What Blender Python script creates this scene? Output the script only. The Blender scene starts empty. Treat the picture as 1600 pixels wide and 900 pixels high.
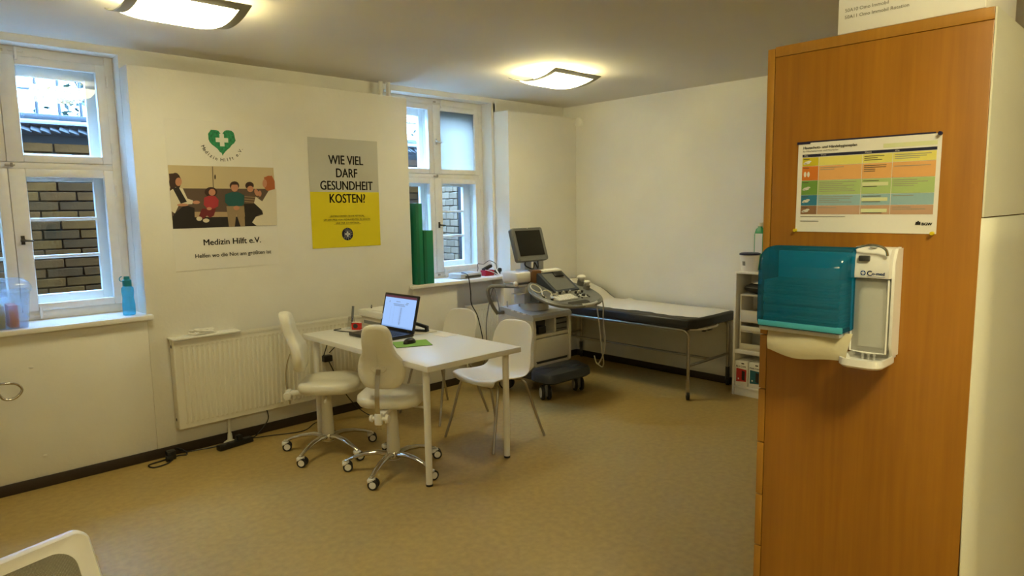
import bpy, bmesh, math, random
from mathutils import Vector, Matrix, Euler
random.seed(7)
PI = math.pi
sc = bpy.context.scene
COL = sc.collection

# ---------------------------------------------------------------- camera, world, exposure
cam_data = bpy.data.cameras.new('camera')
cam = bpy.data.objects.new('camera', cam_data)
COL.objects.link(cam)
F_PX, YAW, PITCH, ROLL, EYE = 1043.117, 0.7626833, 0.11958066, -0.01615016, 1.62
_fw = Vector((math.sin(YAW) * math.cos(PITCH), math.cos(YAW) * math.cos(PITCH), -math.sin(PITCH)))
_rt = Vector((math.cos(YAW), -math.sin(YAW), 0))
_up = _rt.cross(_fw)
_r2 = _rt * math.cos(ROLL) + _up * math.sin(ROLL)
_u2 = -_rt * math.sin(ROLL) + _up * math.cos(ROLL)
cam.matrix_world = Matrix(((_r2.x, _u2.x, -_fw.x, 0), (_r2.y, _u2.y, -_fw.y, 0), (_r2.z, _u2.z, -_fw.z, EYE), (0, 0, 0, 1)))
cam_data.sensor_width = 36.0
cam_data.lens = 36.0 * F_PX / 1600.0
cam_data.clip_start = 0.02
sc.camera = cam

world = bpy.data.worlds.new('overcast_sky')
sc.world = world
world.use_nodes = True
_bg = world.node_tree.nodes['Background']
_bg.inputs[0].default_value = (0.30, 0.57, 1.0, 1)
_bg.inputs[1].default_value = 52.0

LAMP_COLOR = (1.0, 0.90, 0.50)
LAMP_GLOW = 20.0          # emission of the glass shades
LAMP_UP = 13.0             # watts of the tubes that wash the ceiling

sc.view_settings.view_transform = 'Standard'
sc.view_settings.look = 'None'
sc.view_settings.gamma = 1.0
sc.view_settings.use_curve_mapping = False
sc.view_settings.exposure = 0.12
sc.cycles.use_denoising = True
sc.cycles.max_bounces = 10
sc.cycles.diffuse_bounces = 6
sc.cycles.transparent_max_bounces = 16
sc.cycles.sample_clamp_indirect = 60.0
sc.cycles.caustics_reflective = False
sc.cycles.caustics_refractive = False

# ---------------------------------------------------------------- materials
def lin(r, g, b):
    f = lambda c: (c / 255 / 12.92) if c <= 10 else ((c / 255 + 0.055) / 1.055) ** 2.4
    return (f(r), f(g), f(b), 1)

def mat(name, rgb, rough=0.5, metal=0.0, noise=0.0, nscale=8.0, bump=0.0, bscale=60.0, coat=0.0, emit=None, estr=0.0, spec=0.5, stretch=None):
    m = bpy.data.materials.new(name)
    m.use_nodes = True
    nt = m.node_tree
    b = nt.nodes['Principled BSDF']
    c = lin(*rgb)
    b.inputs['Base Color'].default_value = c
    b.inputs['Roughness'].default_value = rough
    b.inputs['Metallic'].default_value = metal
    b.inputs['Coat Weight'].default_value = coat
    b.inputs['Specular IOR Level'].default_value = spec
    if emit:
        b.inputs['Emission Color'].default_value = (*emit, 1)
        b.inputs['Emission Strength'].default_value = estr
    if noise or bump:
        tc = nt.nodes.new('ShaderNodeTexCoord')
        mp = nt.nodes.new('ShaderNodeMapping')
        nt.links.new(tc.outputs['Object'], mp.inputs[0])
        if stretch: mp.inputs['Scale'].default_value = stretch
    if noise:
        n = nt.nodes.new('ShaderNodeTexNoise')
        n.inputs['Scale'].default_value = nscale
        n.inputs['Detail'].default_value = 6
        nt.links.new(mp.outputs[0], n.inputs['Vector'])
        r = nt.nodes.new('ShaderNodeValToRGB')
        r.color_ramp.elements[0].position = 0.3
        r.color_ramp.elements[1].position = 0.7
        r.color_ramp.elements[0].color = tuple(x * (1 - noise) for x in c[:3]) + (1,)
        r.color_ramp.elements[1].color = tuple(min(1, x * (1 + noise)) for x in c[:3]) + (1,)
        nt.links.new(n.outputs[0], r.inputs[0])
        nt.links.new(r.outputs[0], b.inputs['Base Color'])
    if bump:
        n2 = nt.nodes.new('ShaderNodeTexNoise')
        n2.inputs['Scale'].default_value = bscale
        nt.links.new(mp.outputs[0], n2.inputs['Vector'])
        bp = nt.nodes.new('ShaderNodeBump')
        bp.inputs['Strength'].default_value = bump
        bp.inputs['Distance'].default_value = 0.004
        nt.links.new(n2.outputs[0], bp.inputs['Height'])
        nt.links.new(bp.outputs[0], b.inputs['Normal'])
    return m

def glass(name, tint=(1, 1, 1), gloss=0.08, rough=0.0, frost=0.0, milk=0.0, milk_rgb=(220, 220, 216)):
    """thin pane: lets light straight through, mirrors a little; frost scatters"""
    m = bpy.data.materials.new(name)
    m.use_nodes = True
    nt = m.node_tree
    nt.nodes.clear()
    o = nt.nodes.new('ShaderNodeOutputMaterial')
    t = nt.nodes.new('ShaderNodeBsdfTransparent'); t.inputs[0].default_value = (*tint, 1)
    g = nt.nodes.new('ShaderNodeBsdfGlossy'); g.inputs['Roughness'].default_value = rough
    mx = nt.nodes.new('ShaderNodeMixShader'); mx.inputs[0].default_value = gloss
    nt.links.new(t.outputs[0], mx.inputs[1]); nt.links.new(g.outputs[0], mx.inputs[2])
    last = mx
    if frost:
        tl = nt.nodes.new('ShaderNodeBsdfTranslucent'); tl.inputs[0].default_value = (*tint, 1)
        m2 = nt.nodes.new('ShaderNodeMixShader'); m2.inputs[0].default_value = frost
        nt.links.new(mx.outputs[0], m2.inputs[1]); nt.links.new(tl.outputs[0], m2.inputs[2])
        last = m2
    if milk:
        df = nt.nodes.new('ShaderNodeBsdfDiffuse'); df.inputs[0].default_value = lin(*milk_rgb)
        m3 = nt.nodes.new('ShaderNodeMixShader'); m3.inputs[0].default_value = milk
        nt.links.new(last.outputs[0], m3.inputs[1]); nt.links.new(df.outputs[0], m3.inputs[2])
        last = m3
    nt.links.new(last.outputs[0], o.inputs[0])
    return m

def wood(name, dark, light, rough=0.35):
    m = bpy.data.materials.new(name)
    m.use_nodes = True
    nt = m.node_tree
    b = nt.nodes['Principled BSDF']
    b.inputs['Roughness'].default_value = rough
    tc = nt.nodes.new('ShaderNodeTexCoord')
    mp = nt.nodes.new('ShaderNodeMapping'); mp.inputs['Scale'].default_value = (26, 26, 1.1)
    nt.links.new(tc.outputs['Object'], mp.inputs[0])
    n = nt.nodes.new('ShaderNodeTexNoise'); n.inputs['Scale'].default_value = 3.0; n.inputs['Detail'].default_value = 8
    nt.links.new(mp.outputs[0], n.inputs['Vector'])
    mp2 = nt.nodes.new('ShaderNodeMapping'); mp2.inputs['Scale'].default_value = (5, 5, 0.6)
    nt.links.new(tc.outputs['Object'], mp2.inputs[0])
    n2 = nt.nodes.new('ShaderNodeTexNoise'); n2.inputs['Scale'].default_value = 2.0
    nt.links.new(mp2.outputs[0], n2.inputs['Vector'])
    ad = nt.nodes.new('ShaderNodeMath'); ad.operation = 'MULTIPLY_ADD'; ad.inputs[1].default_value = 0.5
    ad.inputs[2].default_value = 0.0
    nt.links.new(n.outputs[0], ad.inputs[0])
    a2 = nt.nodes.new('ShaderNodeMath'); a2.operation = 'MULTIPLY_ADD'; a2.inputs[1].default_value = 0.5
    nt.links.new(n2.outputs[0], a2.inputs[0]); nt.links.new(ad.outputs[0], a2.inputs[2])
    r = nt.nodes.new('ShaderNodeValToRGB')
    r.color_ramp.elements[0].position = 0.32; r.color_ramp.elements[0].color = lin(*dark)
    r.color_ramp.elements[1].position = 0.68; r.color_ramp.elements[1].color = lin(*light)
    nt.links.new(a2.outputs[0], r.inputs[0])
    nt.links.new(r.outputs[0], b.inputs['Base Color'])
    return m

M = {}
M['wall'] = mat('white_wall_paint', (228, 225, 216), 0.85, noise=0.03, nscale=2.5, bump=0.25, bscale=45)
M['ceil'] = mat('ceiling_paint', (222, 217, 208), 0.9, noise=0.02, nscale=1.5)
M['reveal'] = mat('reveal_paint', (232, 231, 226), 0.8, noise=0.02)
M['base'] = mat('dark_baseboard', (50, 38, 28), 0.5)
M['frame'] = mat('window_paint', (226, 223, 216), 0.4, noise=0.03, nscale=20)
M['iron'] = mat('dark_iron', (62, 58, 54), 0.5, 0.6)
M['glass'] = glass('window_glass', (0.96, 0.98, 1.0), 0.022)
M['frost'] = glass('misted_glass', (0.44, 0.40, 0.345), 0.02, 0.3, 0.98)
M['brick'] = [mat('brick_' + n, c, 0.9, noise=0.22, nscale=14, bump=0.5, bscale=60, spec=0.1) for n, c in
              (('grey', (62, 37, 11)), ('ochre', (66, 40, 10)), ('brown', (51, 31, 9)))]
M['gbrick'] = [mat('glazed_brick_' + n, c, 0.25, noise=0.06, nscale=10) for n, c in (('pale', (124, 104, 82)), ('grey', (115, 97, 77)))]
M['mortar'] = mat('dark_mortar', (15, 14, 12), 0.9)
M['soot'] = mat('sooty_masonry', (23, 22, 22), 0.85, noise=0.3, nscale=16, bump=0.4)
M['coping'] = mat('zinc_coping', (110, 110, 110), 0.45, 0.2, noise=0.1)
M['tiles'] = mat('slate_edge', (22, 21, 20), 0.6, noise=0.3, nscale=12)
M['rail'] = mat('railing_paint', (16, 18, 22), 0.5)
M['ground'] = mat('yard_ground', (56, 54, 46), 0.9, noise=0.2)
M['leaf'] = mat('leaf_green', (14, 34, 22), 0.6, noise=0.3, nscale=3)
M['bark'] = mat('bark', (18, 15, 12), 0.9, noise=0.2)
M['white'] = mat('white_lacquer', (232, 230, 224), 0.42)
M['plastic'] = mat('white_plastic', (232, 230, 225), 0.35)
M['shell'] = mat('white_shell_plastic', (236, 233, 226), 0.38)
M['vinyl'] = mat('white_vinyl', (226, 222, 208), 0.42, bump=0.08, bscale=120)
M['cream'] = mat('cream_plastic', (214, 208, 190), 0.45)
M['rad'] = mat('radiator_enamel', (226, 222, 208), 0.35)
M['chrome'] = mat('chrome', (206, 204, 200), 0.12, 1.0)
M['steel'] = mat('brushed_steel', (176, 170, 160), 0.28, 1.0)
M['black'] = mat('black_plastic', (22, 21, 21), 0.4)
M['rubber'] = mat('black_rubber', (30, 28, 27), 0.7)
M['darkgrey'] = mat('dark_grey_plastic', (58, 58, 58), 0.45)
M['grey'] = mat('mid_grey_plastic', (128, 128, 124), 0.42)
M['mgrey'] = mat('machine_grey', (112, 114, 114), 0.4)
M['mblue'] = mat('slate_blue_plastic', (58, 66, 82), 0.3)
M['mlight'] = mat('machine_ivory', (214, 210, 198), 0.42)
M['ltgrey'] = mat('light_grey_plastic', (190, 190, 188), 0.4)
M['screen_off'] = mat('dark_screen', (16, 15, 14), 0.18, spec=0.4)
M['bezel'] = mat('monitor_bezel', (104, 105, 104), 0.45)
M['vinyl_black'] = mat('black_vinyl', (26, 25, 26), 0.38, bump=0.1, bscale=80)
M['paper'] = mat('white_paper', (232, 230, 224), 0.8)
M['crepe'] = mat('crepe_paper', (226, 222, 212), 0.85, bump=0.4, bscale=70)
M['kraft'] = mat('recycled_paper', (190, 180, 148), 0.85, bump=0.5, bscale=30)
M['wood'] = wood('beech_veneer', (140, 90, 22), (164, 110, 30), 0.32)
M['woodedge'] = wood('beech_edge', (154, 106, 32), (172, 122, 44), 0.35)
M['hardboard'] = mat('white_hardboard', (222, 219, 200), 0.4, noise=0.02, nscale=3)
M['teal'] = glass('teal_clear_plastic', (0.04, 0.50, 0.80), 0.07, 0.06, 0.0, 0.40, (8, 112, 150))
M['green'] = mat('green_card', (20, 122, 84), 0.5)
M['green2'] = mat('green_card_spine', (24, 104, 70), 0.5)
M['red'] = mat('red_plastic', (206, 34, 22), 0.4)
M['crimson'] = mat('crimson_plastic', (170, 20, 50), 0.4)
M['navy'] = mat('navy_plastic', (26, 28, 66), 0.4)
M['brown'] = mat('brown_cover', (112, 78, 46), 0.5)
M['lime'] = mat('lime_mat', (128, 178, 62), 0.7)
M['bottle'] = glass('aqua_bottle_plastic', (0.25, 0.72, 0.85), 0.12, 0.1, 0.25)
M['bottlecap'] = mat('aqua_cap', (20, 130, 150), 0.4)
M['tub'] = glass('milky_box_plastic', (0.86, 0.91, 0.96), 0.08, 0.1, 0.16)
M['clear'] = glass('clear_plastic', (0.93, 0.93, 0.92), 0.08, 0.1)
M['milky'] = glass('milky_cover', (0.95, 0.95, 0.94), 0.05, 0.15, 0.0, 0.35, (214, 213, 206))
M['liquid'] = mat('milky_bottle', (206, 206, 200), 0.4)
M['worktop'] = mat('white_worktop', (230, 229, 227), 0.34, spec=0.6)
M['lampframe'] = mat('lamp_metal', (150, 146, 136), 0.4, 0.7)
M['shade'] = mat('lamp_glass', (250, 246, 236), 0.3, emit=LAMP_COLOR, estr=LAMP_GLOW)

def floor_mat():
    m = mat('linoleum', (175, 149, 89), 0.36, noise=0.10, nscale=28, spec=0.35)
    nt = m.node_tree; b = nt.nodes['Principled BSDF']
    tc = nt.nodes.new('ShaderNodeTexCoord')
    n = nt.nodes.new('ShaderNodeTexNoise'); n.inputs['Scale'].default_value = 2.2; n.inputs['Detail'].default_value = 3
    nt.links.new(tc.outputs['Object'], n.inputs['Vector'])
    mr = nt.nodes.new('ShaderNodeMapRange'); mr.inputs['To Min'].default_value = 0.32; mr.inputs['To Max'].default_value = 0.46
    nt.links.new(n.outputs[0], mr.inputs[0]); nt.links.new(mr.outputs[0], b.inputs['Roughness'])
    return m
M['floor'] = floor_mat()

# ---------------------------------------------------------------- mesh builder
class MB:
    def __init__(s): s.bm = bmesh.new(); s.mi = 0
    def _fin(s, n, mi=None):
        k = s.mi if mi is None else mi
        s.bm.faces.ensure_lookup_table()
        for f in s.bm.faces[n:]: f.material_index = k
    def box(s, c, d, bev=0.0, rot=None, mi=None, seg=2):
        n = len(s.bm.faces)
        mt = Matrix.Translation(c)
        if rot: mt = mt @ Euler(rot).to_matrix().to_4x4()
        g = bmesh.ops.create_cube(s.bm, size=1.0, matrix=mt @ Matrix.Diagonal((d[0], d[1], d[2], 1)))
        if bev > 0:
            es = {e for v in g['verts'] for e in v.link_edges}
            bmesh.ops.bevel(s.bm, geom=list(es), offset=bev, segments=seg, affect='EDGES', profile=0.5)
        s._fin(n, mi); return s
    def span(s, x0, x1, y0, y1, z0, z1, bev=0.0, mi=None):
        return s.box(((x0 + x1) / 2, (y0 + y1) / 2, (z0 + z1) / 2), (abs(x1 - x0), abs(y1 - y0), abs(z1 - z0)), bev, None, mi)
    def rings(s, rings, cap0=True, cap1=True, closed=True, mi=None):
        n = len(s.bm.faces)
        vs = [[s.bm.verts.new(p) for p in r] for r in rings]
        for a, b in zip(vs, vs[1:]):
            m = len(a)
            for i in range(m if closed else m - 1):
                j = (i + 1) % m
                s.bm.faces.new((a[i], a[j], b[j], b[i]))
        if closed and cap0: s.bm.faces.new(list(reversed(vs[0])))
        if closed and cap1: s.bm.faces.new(vs[-1])
        s._fin(n, mi); return s
    def cyl(s, p0, p1, r0, r1=None, seg=16, mi=None):
        return s.tube([p0, p1], [r0, r0 if r1 is None else r1], seg, mi)
    def tube(s, path, r, seg=10, mi=None, flat=None):
        path = [Vector(p) for p in path]
        rs = r if isinstance(r, (list, tuple)) else [r] * len(path)
        rr = []; prev = None
        for i, p in enumerate(path):
            t = (path[min(i + 1, len(path) - 1)] - path[max(i - 1, 0)])
            t = t.normalized() if t.length > 1e-9 else Vector((0, 0, 1))
            if prev is None:
                a = Vector((0, 0, 1)) if abs(t.z) < 0.9 else Vector((1, 0, 0))
                u = t.cross(a).normalized()
            else:
                u = prev - t * prev.dot(t); u = u.normalized()
            prev = u; v = t.cross(u)
            fl = flat or 1.0
            rr.append([p + (u * math.cos(2 * PI * k / seg) + v * math.sin(2 * PI * k / seg) * fl) * rs[i] for k in range(seg)])
        return s.rings(rr, mi=mi)
    def lathe(s, prof, c=(0, 0, 0), seg=20, mi=None, axis='z'):
        rr = []
        for (r, h) in prof:
            r = max(r, 1e-4)
            ring = []
            for k in range(seg):
                a = 2 * PI * k / seg
                x, y = r * math.cos(a), r * math.sin(a)
                if axis == 'z': p = (x, y, h)
                elif axis == 'y': p = (x, h, -y)
                else: p = (h, x, y)
                ring.append((c[0] + p[0], c[1] + p[1], c[2] + p[2]))
            rr.append(ring)
        return s.rings(rr, mi=mi)
    def prism(s, poly, d0, d1, plane='xz', mi=None):
        """polygon extruded from d0 to d1 along the axis the plane leaves out"""
        def P(a, b, d): return {'xz': (a, d, b), 'xy': (a, b, d), 'yz': (d, a, b)}[plane]
        return s.rings([[P(a, b, d0) for a, b in poly], [P(a, b, d1) for a, b in poly]], mi=mi)
    def poly(s, pts, mi=None):
        n = len(s.bm.faces); s.bm.faces.new([s.bm.verts.new(p) for p in pts]); s._fin(n, mi); return s
    def flat(s, pts, y, mi=None):
        return s.poly([(a, y, b) for a, b in pts], mi)
    def ball(s, c, r, sc3=(1, 1, 1), seg=16, mi=None, rot=None):
        n = len(s.bm.faces)
        mt = Matrix.Translation(c)
        if rot: mt = mt @ Euler(rot).to_matrix().to_4x4()
        bmesh.ops.create_uvsphere(s.bm, u_segments=seg, v_segments=max(6, seg // 2), radius=r, matrix=mt @ Matrix.Diagonal((*sc3, 1)))
        s._fin(n, mi); return s
    def grid(s, fn, nu, nv, mi=None):
        n = len(s.bm.faces)
        vs = [[s.bm.verts.new(fn(i / nu, j / nv)) for i in range(nu + 1)] for j in range(nv + 1)]
        for j in range(nv):
            for i in range(nu):
                s.bm.faces.new((vs[j][i], vs[j][i + 1], vs[j + 1][i + 1], vs[j + 1][i]))
        s._fin(n, mi); return s
    def text(s, body, size, loc, sx=1.0, bold=0.0, align='CENTER', mi=None, ang=0.0, shear=0.0, depth=0.0):
        """flat lettering in the local xz plane, read from the -y side"""
        cu = bpy.data.curves.new('lettering', 'FONT')
        cu.body = body; cu.size = size; cu.align_x = align; cu.resolution_u = 3; cu.shear = shear
        cu.extrude = depth
        o = bpy.data.objects.new('lettering', cu); COL.objects.link(o)
        bpy.context.view_layer.update()
        me = bpy.data.meshes.new_from_object(o.evaluated_get(bpy.context.evaluated_depsgraph_get()))
        bpy.data.objects.remove(o); bpy.data.curves.remove(cu)
        mt = Matrix.Translation(loc) @ Matrix.Rotation(ang, 4, 'Y') @ Matrix.Rotation(PI / 2, 4, 'X') @ Matrix.Diagonal((sx, 1, 1, 1))
        me.transform(mt)
        n = len(s.bm.faces)
        s.bm.from_mesh(me)
        if bold:                                   # heavier strokes: a second, slightly shifted print
            me.transform(Matrix.Translation((bold * 1.6, 0, 0))); s.bm.from_mesh(me)
            me.transform(Matrix.Translation((-bold * 0.8, 0, bold * 0.8))); s.bm.from_mesh(me)
        bpy.data.meshes.remove(me)
        s._fin(n, mi); return s
    def mesh(s, name, smooth=True, angle=40):
        me = bpy.data.meshes.new(name)
        bmesh.ops.recalc_face_normals(s.bm, faces=s.bm.faces)
        s.bm.to_mesh(me); s.bm.free()
        if smooth:
            me.shade_smooth(); me.set_sharp_from_angle(angle=math.radians(angle))
        return me

def obj(name, mb, mats, parent=None, loc=(0, 0, 0), rot=(0, 0, 0), smooth=True, angle=40, kind=None, label=None):
    me = mb if isinstance(mb, bpy.types.Mesh) else mb.mesh(name, smooth, angle)
    if not len(me.materials):
        for m in (mats if isinstance(mats, (list, tuple)) else [mats]): me.materials.append(m)
    o = bpy.data.objects.new(name, me); COL.objects.link(o)
    o.location = loc; o.rotation_euler = rot
    if parent: o.parent = parent
    if kind: o['kind'] = kind
    if label: o['label'] = label
    return o

def tag(o, label, cat, group=None):
    o['label'] = label; o['category'] = cat
    if group: o['group'] = group
    return o

def thing(name, label, cat, loc=(0, 0, 0), rz=0.0, group=None, rot=None):
    o = bpy.data.objects.new(name, None); COL.objects.link(o)
    o.location = loc; o.rotation_euler = rot or (0, 0, rz); o.empty_display_size = 0.05
    return tag(o, label, cat, group)

def struct(name, mb=None, mats=None, parent=None, loc=(0, 0, 0)):
    if mb is None:
        o = bpy.data.objects.new(name, None); COL.objects.link(o); o.location = loc
    else:
        o = obj(name, mb, mats, parent, loc)
    if not parent: o['kind'] = 'structure'
    return o

def piece(src, parent, loc, rot=(0, 0, 0), scale=None):
    c = src.copy(); COL.objects.link(c); c.parent = parent; c.location = loc; c.rotation_euler = rot
    if scale: c.scale = scale
    return c

def dup(root, loc, rz, label, group=None):
    r = root.copy(); COL.objects.link(r); r.location = loc; r.rotation_euler = (0, 0, rz); r['label'] = label
    if group: r['group'] = group
    for ch in list(root.children):
        c = ch.copy(); COL.objects.link(c); c.parent = r
        for g in list(ch.children):
            d = g.copy(); COL.objects.link(d); d.parent = c
    return r

def arc(c, r, a0, a1, n, plane='xz'):
    out = []
    for k in range(n + 1):
        a = a0 + (a1 - a0) * k / n
        u, v = r * math.cos(a), r * math.sin(a)
        out.append({'xz': (c[0] + u, c[1], c[2] + v), 'xy': (c[0] + u, c[1] + v, c[2]), 'yz': (c[0], c[1] + u, c[2] + v)}[plane])
    return out

def spline(pts, n=8):
    """Catmull-Rom through the points"""
    P = [Vector(p) for p in pts]; P = [2 * P[0] - P[1]] + P + [2 * P[-1] - P[-2]]
    out = []
    for i in range(1, len(P) - 2):
        for k in range(n):
            t = k / n
            out.append(0.5 * ((2 * P[i]) + (P[i + 1] - P[i - 1]) * t + (2 * P[i - 1] - 5 * P[i] + 4 * P[i + 1] - P[i + 2]) * t * t + (3 * P[i] - P[i - 1] - 3 * P[i + 1] + P[i + 2]) * t ** 3))
    out.append(P[-2])
    return out

def rrect(w, h, r, n=5, cx=0.0, cz=0.0):
    out = []
    for (sx, sz, a0) in ((1, 1, 0), (-1, 1, PI / 2), (-1, -1, PI), (1, -1, 1.5 * PI)):
        for k in range(n + 1):
            a = a0 + PI / 2 * k / n
            out.append((cx + sx * (w / 2 - r) + r * math.cos(a), cz + sz * (h / 2 - r) + r * math.sin(a)))
    return out

# ================================================================ THE ROOM
CEIL, YP, YW, YF, XB = 2.675, 4.737, 4.91, 5.05, 5.50
XL, YR, YOUT = -2.4, -1.9, 5.34          # unseen ends of the room; outer face of the window wall
W1, W2 = (0.02, 1.245), (3.23, 4.45)     # the two window openings
L1, L2 = (0.02, 1.245), (3.34, 4.51)     # where the boxed-out lining stops beside them
ZS, ZH = 0.97, 2.63                      # sill and head

struct('floor', MB().span(XL, XB, YR, YW, -0.1, 0), M['floor'])
struct('ceiling', MB().span(XL, XB + 0.2, YR, YW + 0.1, CEIL, CEIL + 0.15), M['ceil'])
struct('wall_back', MB().span(XB, XB + 0.2, YR, YOUT, -0.1, CEIL), M['wall'])
struct('wall_right', MB().span(XL, XB, YR - 0.2, YR, -0.1, CEIL), M['wall'])
struct('wall_front', MB().span(XL - 0.2, XL, YR, YOUT, -0.1, CEIL), M['wall'])
w = MB()
for x0, x1 in ((XL, W1[0]), (W1[1], W2[0]), (W2[1], XB)): w.span(x0, x1, YW, YOUT, -0.1, CEIL + 0.3)
for x0, x1 in (W1, W2):
    w.span(x0, x1, YW, YOUT, -0.1, ZS - 0.03); w.span(x0, x1, YW, YOUT, ZH, CEIL + 0.3)
wall = struct('wall_left', w, M['wall'])
for x0, x1, z1 in ((XL, L1[0], 2.545), (L1[0], L1[1], 0.938), (L1[1], L2[0], 2.545), (L2[0], 3.83, 0.938), (4.416, L2[1], 0.938)):
    obj('wall_lining', MB().span(x0, x1, YP, YW - 0.002, 0, z1, 0.004), M['wall'], wall)
obj('wall_lining', MB().prism([(L2[1], YP), (XB, YP), (XB, YW - 0.002), (4.48, YW - 0.002)], 0, 2.545, plane='xy'), M['wall'], wall)
obj('window_cheek', MB().prism([(4.478, YW), (4.5, YW), (4.5, YF + 0.05), (4.452, YF + 0.05), (4.452, YF - 0.001)], ZS, ZH, plane='xy'), M['wall'], wall)
for x, z, r in ((0.608, 0.735, 0.011), (0.632, 0.19, 0.010)):
    obj('filled_hole', MB().ball((x, YP - 0.001, z), r, (1.2, 0.3, 0.8), 10), M['wall'], wall)
b = MB()
for x0, x1, y in ((XL, 3.83, YP), (4.416, XB, YP)): b.span(x0, x1, y - 0.012, y, 0, 0.066, 0.002)
b.span(3.83, 4.416, YW - 0.012, YW, 0, 0.066, 0.002)
struct('baseboard_left', b, M['base'])
struct('baseboard_back', MB().span(XB - 0.012, XB, YR, YP - 0.014, 0, 0.066, 0.002), M['base'])

# ---------------------------------------------------------------- windows
def window(name, x0, x1, frosted, s0, s1, z_handle=1.47):
    root = struct(name, loc=((x0 + x1) / 2, YF, ZS))
    ox, oy, oz = root.location
    xm = (x0 + x1) / 2 + (0.0)
    zt0, zt1 = 1.905, 1.945                                   # transom
    L = lambda p: (p[0] - ox, p[1] - oy, p[2] - oz)
    def add(nm, mb, mts, par=root, **k):
        o = obj(nm, mb, mts, par, loc=(0, 0, 0), **k)
        o.data.transform(Matrix.Translation((-ox, -oy, -oz)))
        return o
    f = MB()
    f.span(x0, x0 + 0.05, YF, YF + 0.06, ZS, ZH, 0.004); f.span(x1 - 0.05, x1, YF, YF + 0.06, ZS, ZH, 0.004)
    f.span(x0 + 0.05, x1 - 0.05, YF, YF + 0.06, ZS, 1.025, 0.004); f.span(x0 + 0.05, x1 - 0.05, YF, YF + 0.06, 2.575, ZH, 0.004)
    f.span(x0 + 0.05, x1 - 0.05, YF, YF + 0.06, zt0, zt1, 0.004)
    add('frame', f, M['frame'])
    c = MB()                                                   # deep casing between the two layers
    c.span(x0, x0 + 0.045, YF + 0.06, YOUT, ZS, ZH); c.span(x1 - 0.045, x1, YF + 0.06, YOUT, ZS, ZH)
    c.span(x0 + 0.045, x1 - 0.045, YF + 0.06, YOUT, ZS - 0.02, ZS + 0.06); c.span(x0 + 0.045, x1 - 0.045, YF + 0.06, YOUT, 2.585, ZH)
    c.span(x0 + 0.045, x1 - 0.045, YF + 0.075, YOUT - 0.03, zt0 + 0.005, zt1 - 0.005)
    add('casing', c, M['frame'])
    s = MB().span(s0 - 0.03, s1 + 0.03, YP - 0.045, YP - 0.0005, ZS - 0.032, ZS, 0.006)
    s.span(s0, min(s1, x1 + 0.02), YP - 0.002, YF, ZS - 0.032, ZS)
    add('sill', s, M['white'])
    for (za, zb, up) in ((1.025, zt0, False), (zt1, 2.575, True)):
        for side in (0, 1):
            a, b_ = (x0 + 0.05, xm - 0.001) if side == 0 else (xm + 0.001, x1 - 0.05)
            sw, st, sb = 0.058, 0.05, 0.045
            gl = b_ - sw if side == 0 else b_ - sw             # glass edges
            g0, g1 = (a + 0.055, b_ - 0.055) if side == 0 else (a + 0.085, b_ - 0.055)
            q = MB()
            q.span(a, g0, YF - 0.012, YF + 0.035, za, zb, 0.005); q.span(g1, b_, YF - 0.012, YF + 0.035, za, zb, 0.005)
            q.span(g0, g1, YF - 0.012, YF + 0.035, za, za + sb, 0.005); q.span(g0, g1, YF - 0.012, YF + 0.035, zb - st, zb, 0.005)
            sash = add('sash', q, M['frame'])
            fr = frosted and up and side == 1
            add('pane', MB().span(g0, g1, YF + 0.010, YF + 0.014, za + sb, zb - st), M['frost'] if fr else M['glass'], sash)
            hx = (x0 + 0.045) if side == 0 else (x1 - 0.045)
            for hz in (za + 0.13 * (zb - za) + 0.02, zb - 0.13 * (zb - za) - 0.02):
                add('hinge', MB().cyl((hx, YF - 0.016, hz - 0.035), (hx, YF - 0.016, hz + 0.035), 0.006, seg=8), M['frame'], sash)
            # outer sash
            e0, e1 = (a + 0.085, b_ - 0.045) if side == 0 else (a + 0.11, b_ - 0.085)
            za2, zb2 = za + (0.065 if up else 0.085), zb - (0.09 if up else 0.07)
            q = MB()
            y0, y1 = 5.20, 5.24
            q.span(a, e0, y0, y1, za + 0.03, zb - 0.01, 0.004); q.span(e1, b_, y0, y1, za + 0.03, zb - 0.01, 0.004)
            q.span(e0, e1, y0, y1, za + 0.03, za2, 0.004); q.span(e0, e1, y0, y1, zb2, zb - 0.01, 0.004)
            os_ = add('outer_sash', q, M['frame'])
            add('pane', MB().span(e0, e1, y0 + 0.022, y0 + 0.026, za2, zb2), M['glass'], os_)
            if not up:
                for k in (1, 2):
                    z = za2 + (zb2 - za2) * k / 3
                    add('glazing_bar', MB().span(e0, e1, y0 + 0.004, y1 - 0.006, z - 0.011, z + 0.011, 0.003), M['frame'], os_)
    def turn(x, z, m, dx):
        h = MB().lathe([(0.008, 0), (0.013, -0.004), (0.013, -0.008), (0.006, -0.010), (0.006, -0.03)], (x, YF - 0.0125, z), 12, axis='y')
        h.box((x, YF - 0.0125 - 0.001, z), (0.02, 0.004, 0.055), 0.001)
        h.tube([(x - dx * 0.015, YF - 0.04, z), (x + dx * 0.05, YF - 0.043, z - 0.006)], [0.008, 0.005], 8)
        add('handle', h, m)
    turn(xm + 0.04, z_handle, M['iron'], 1)
    if frosted: turn(xm + 0.03, 2.24, M['ltgrey'], 1)
    for z in (1.925, ):
        add('latch', MB().box((xm + 0.012, YF - 0.02, z), (0.05, 0.016, 0.012), 0.003).cyl((xm + 0.02, YF - 0.03, z - 0.012), (xm + 0.02, YF - 0.03, z + 0.012), 0.007, seg=8), M['steel'])
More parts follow.
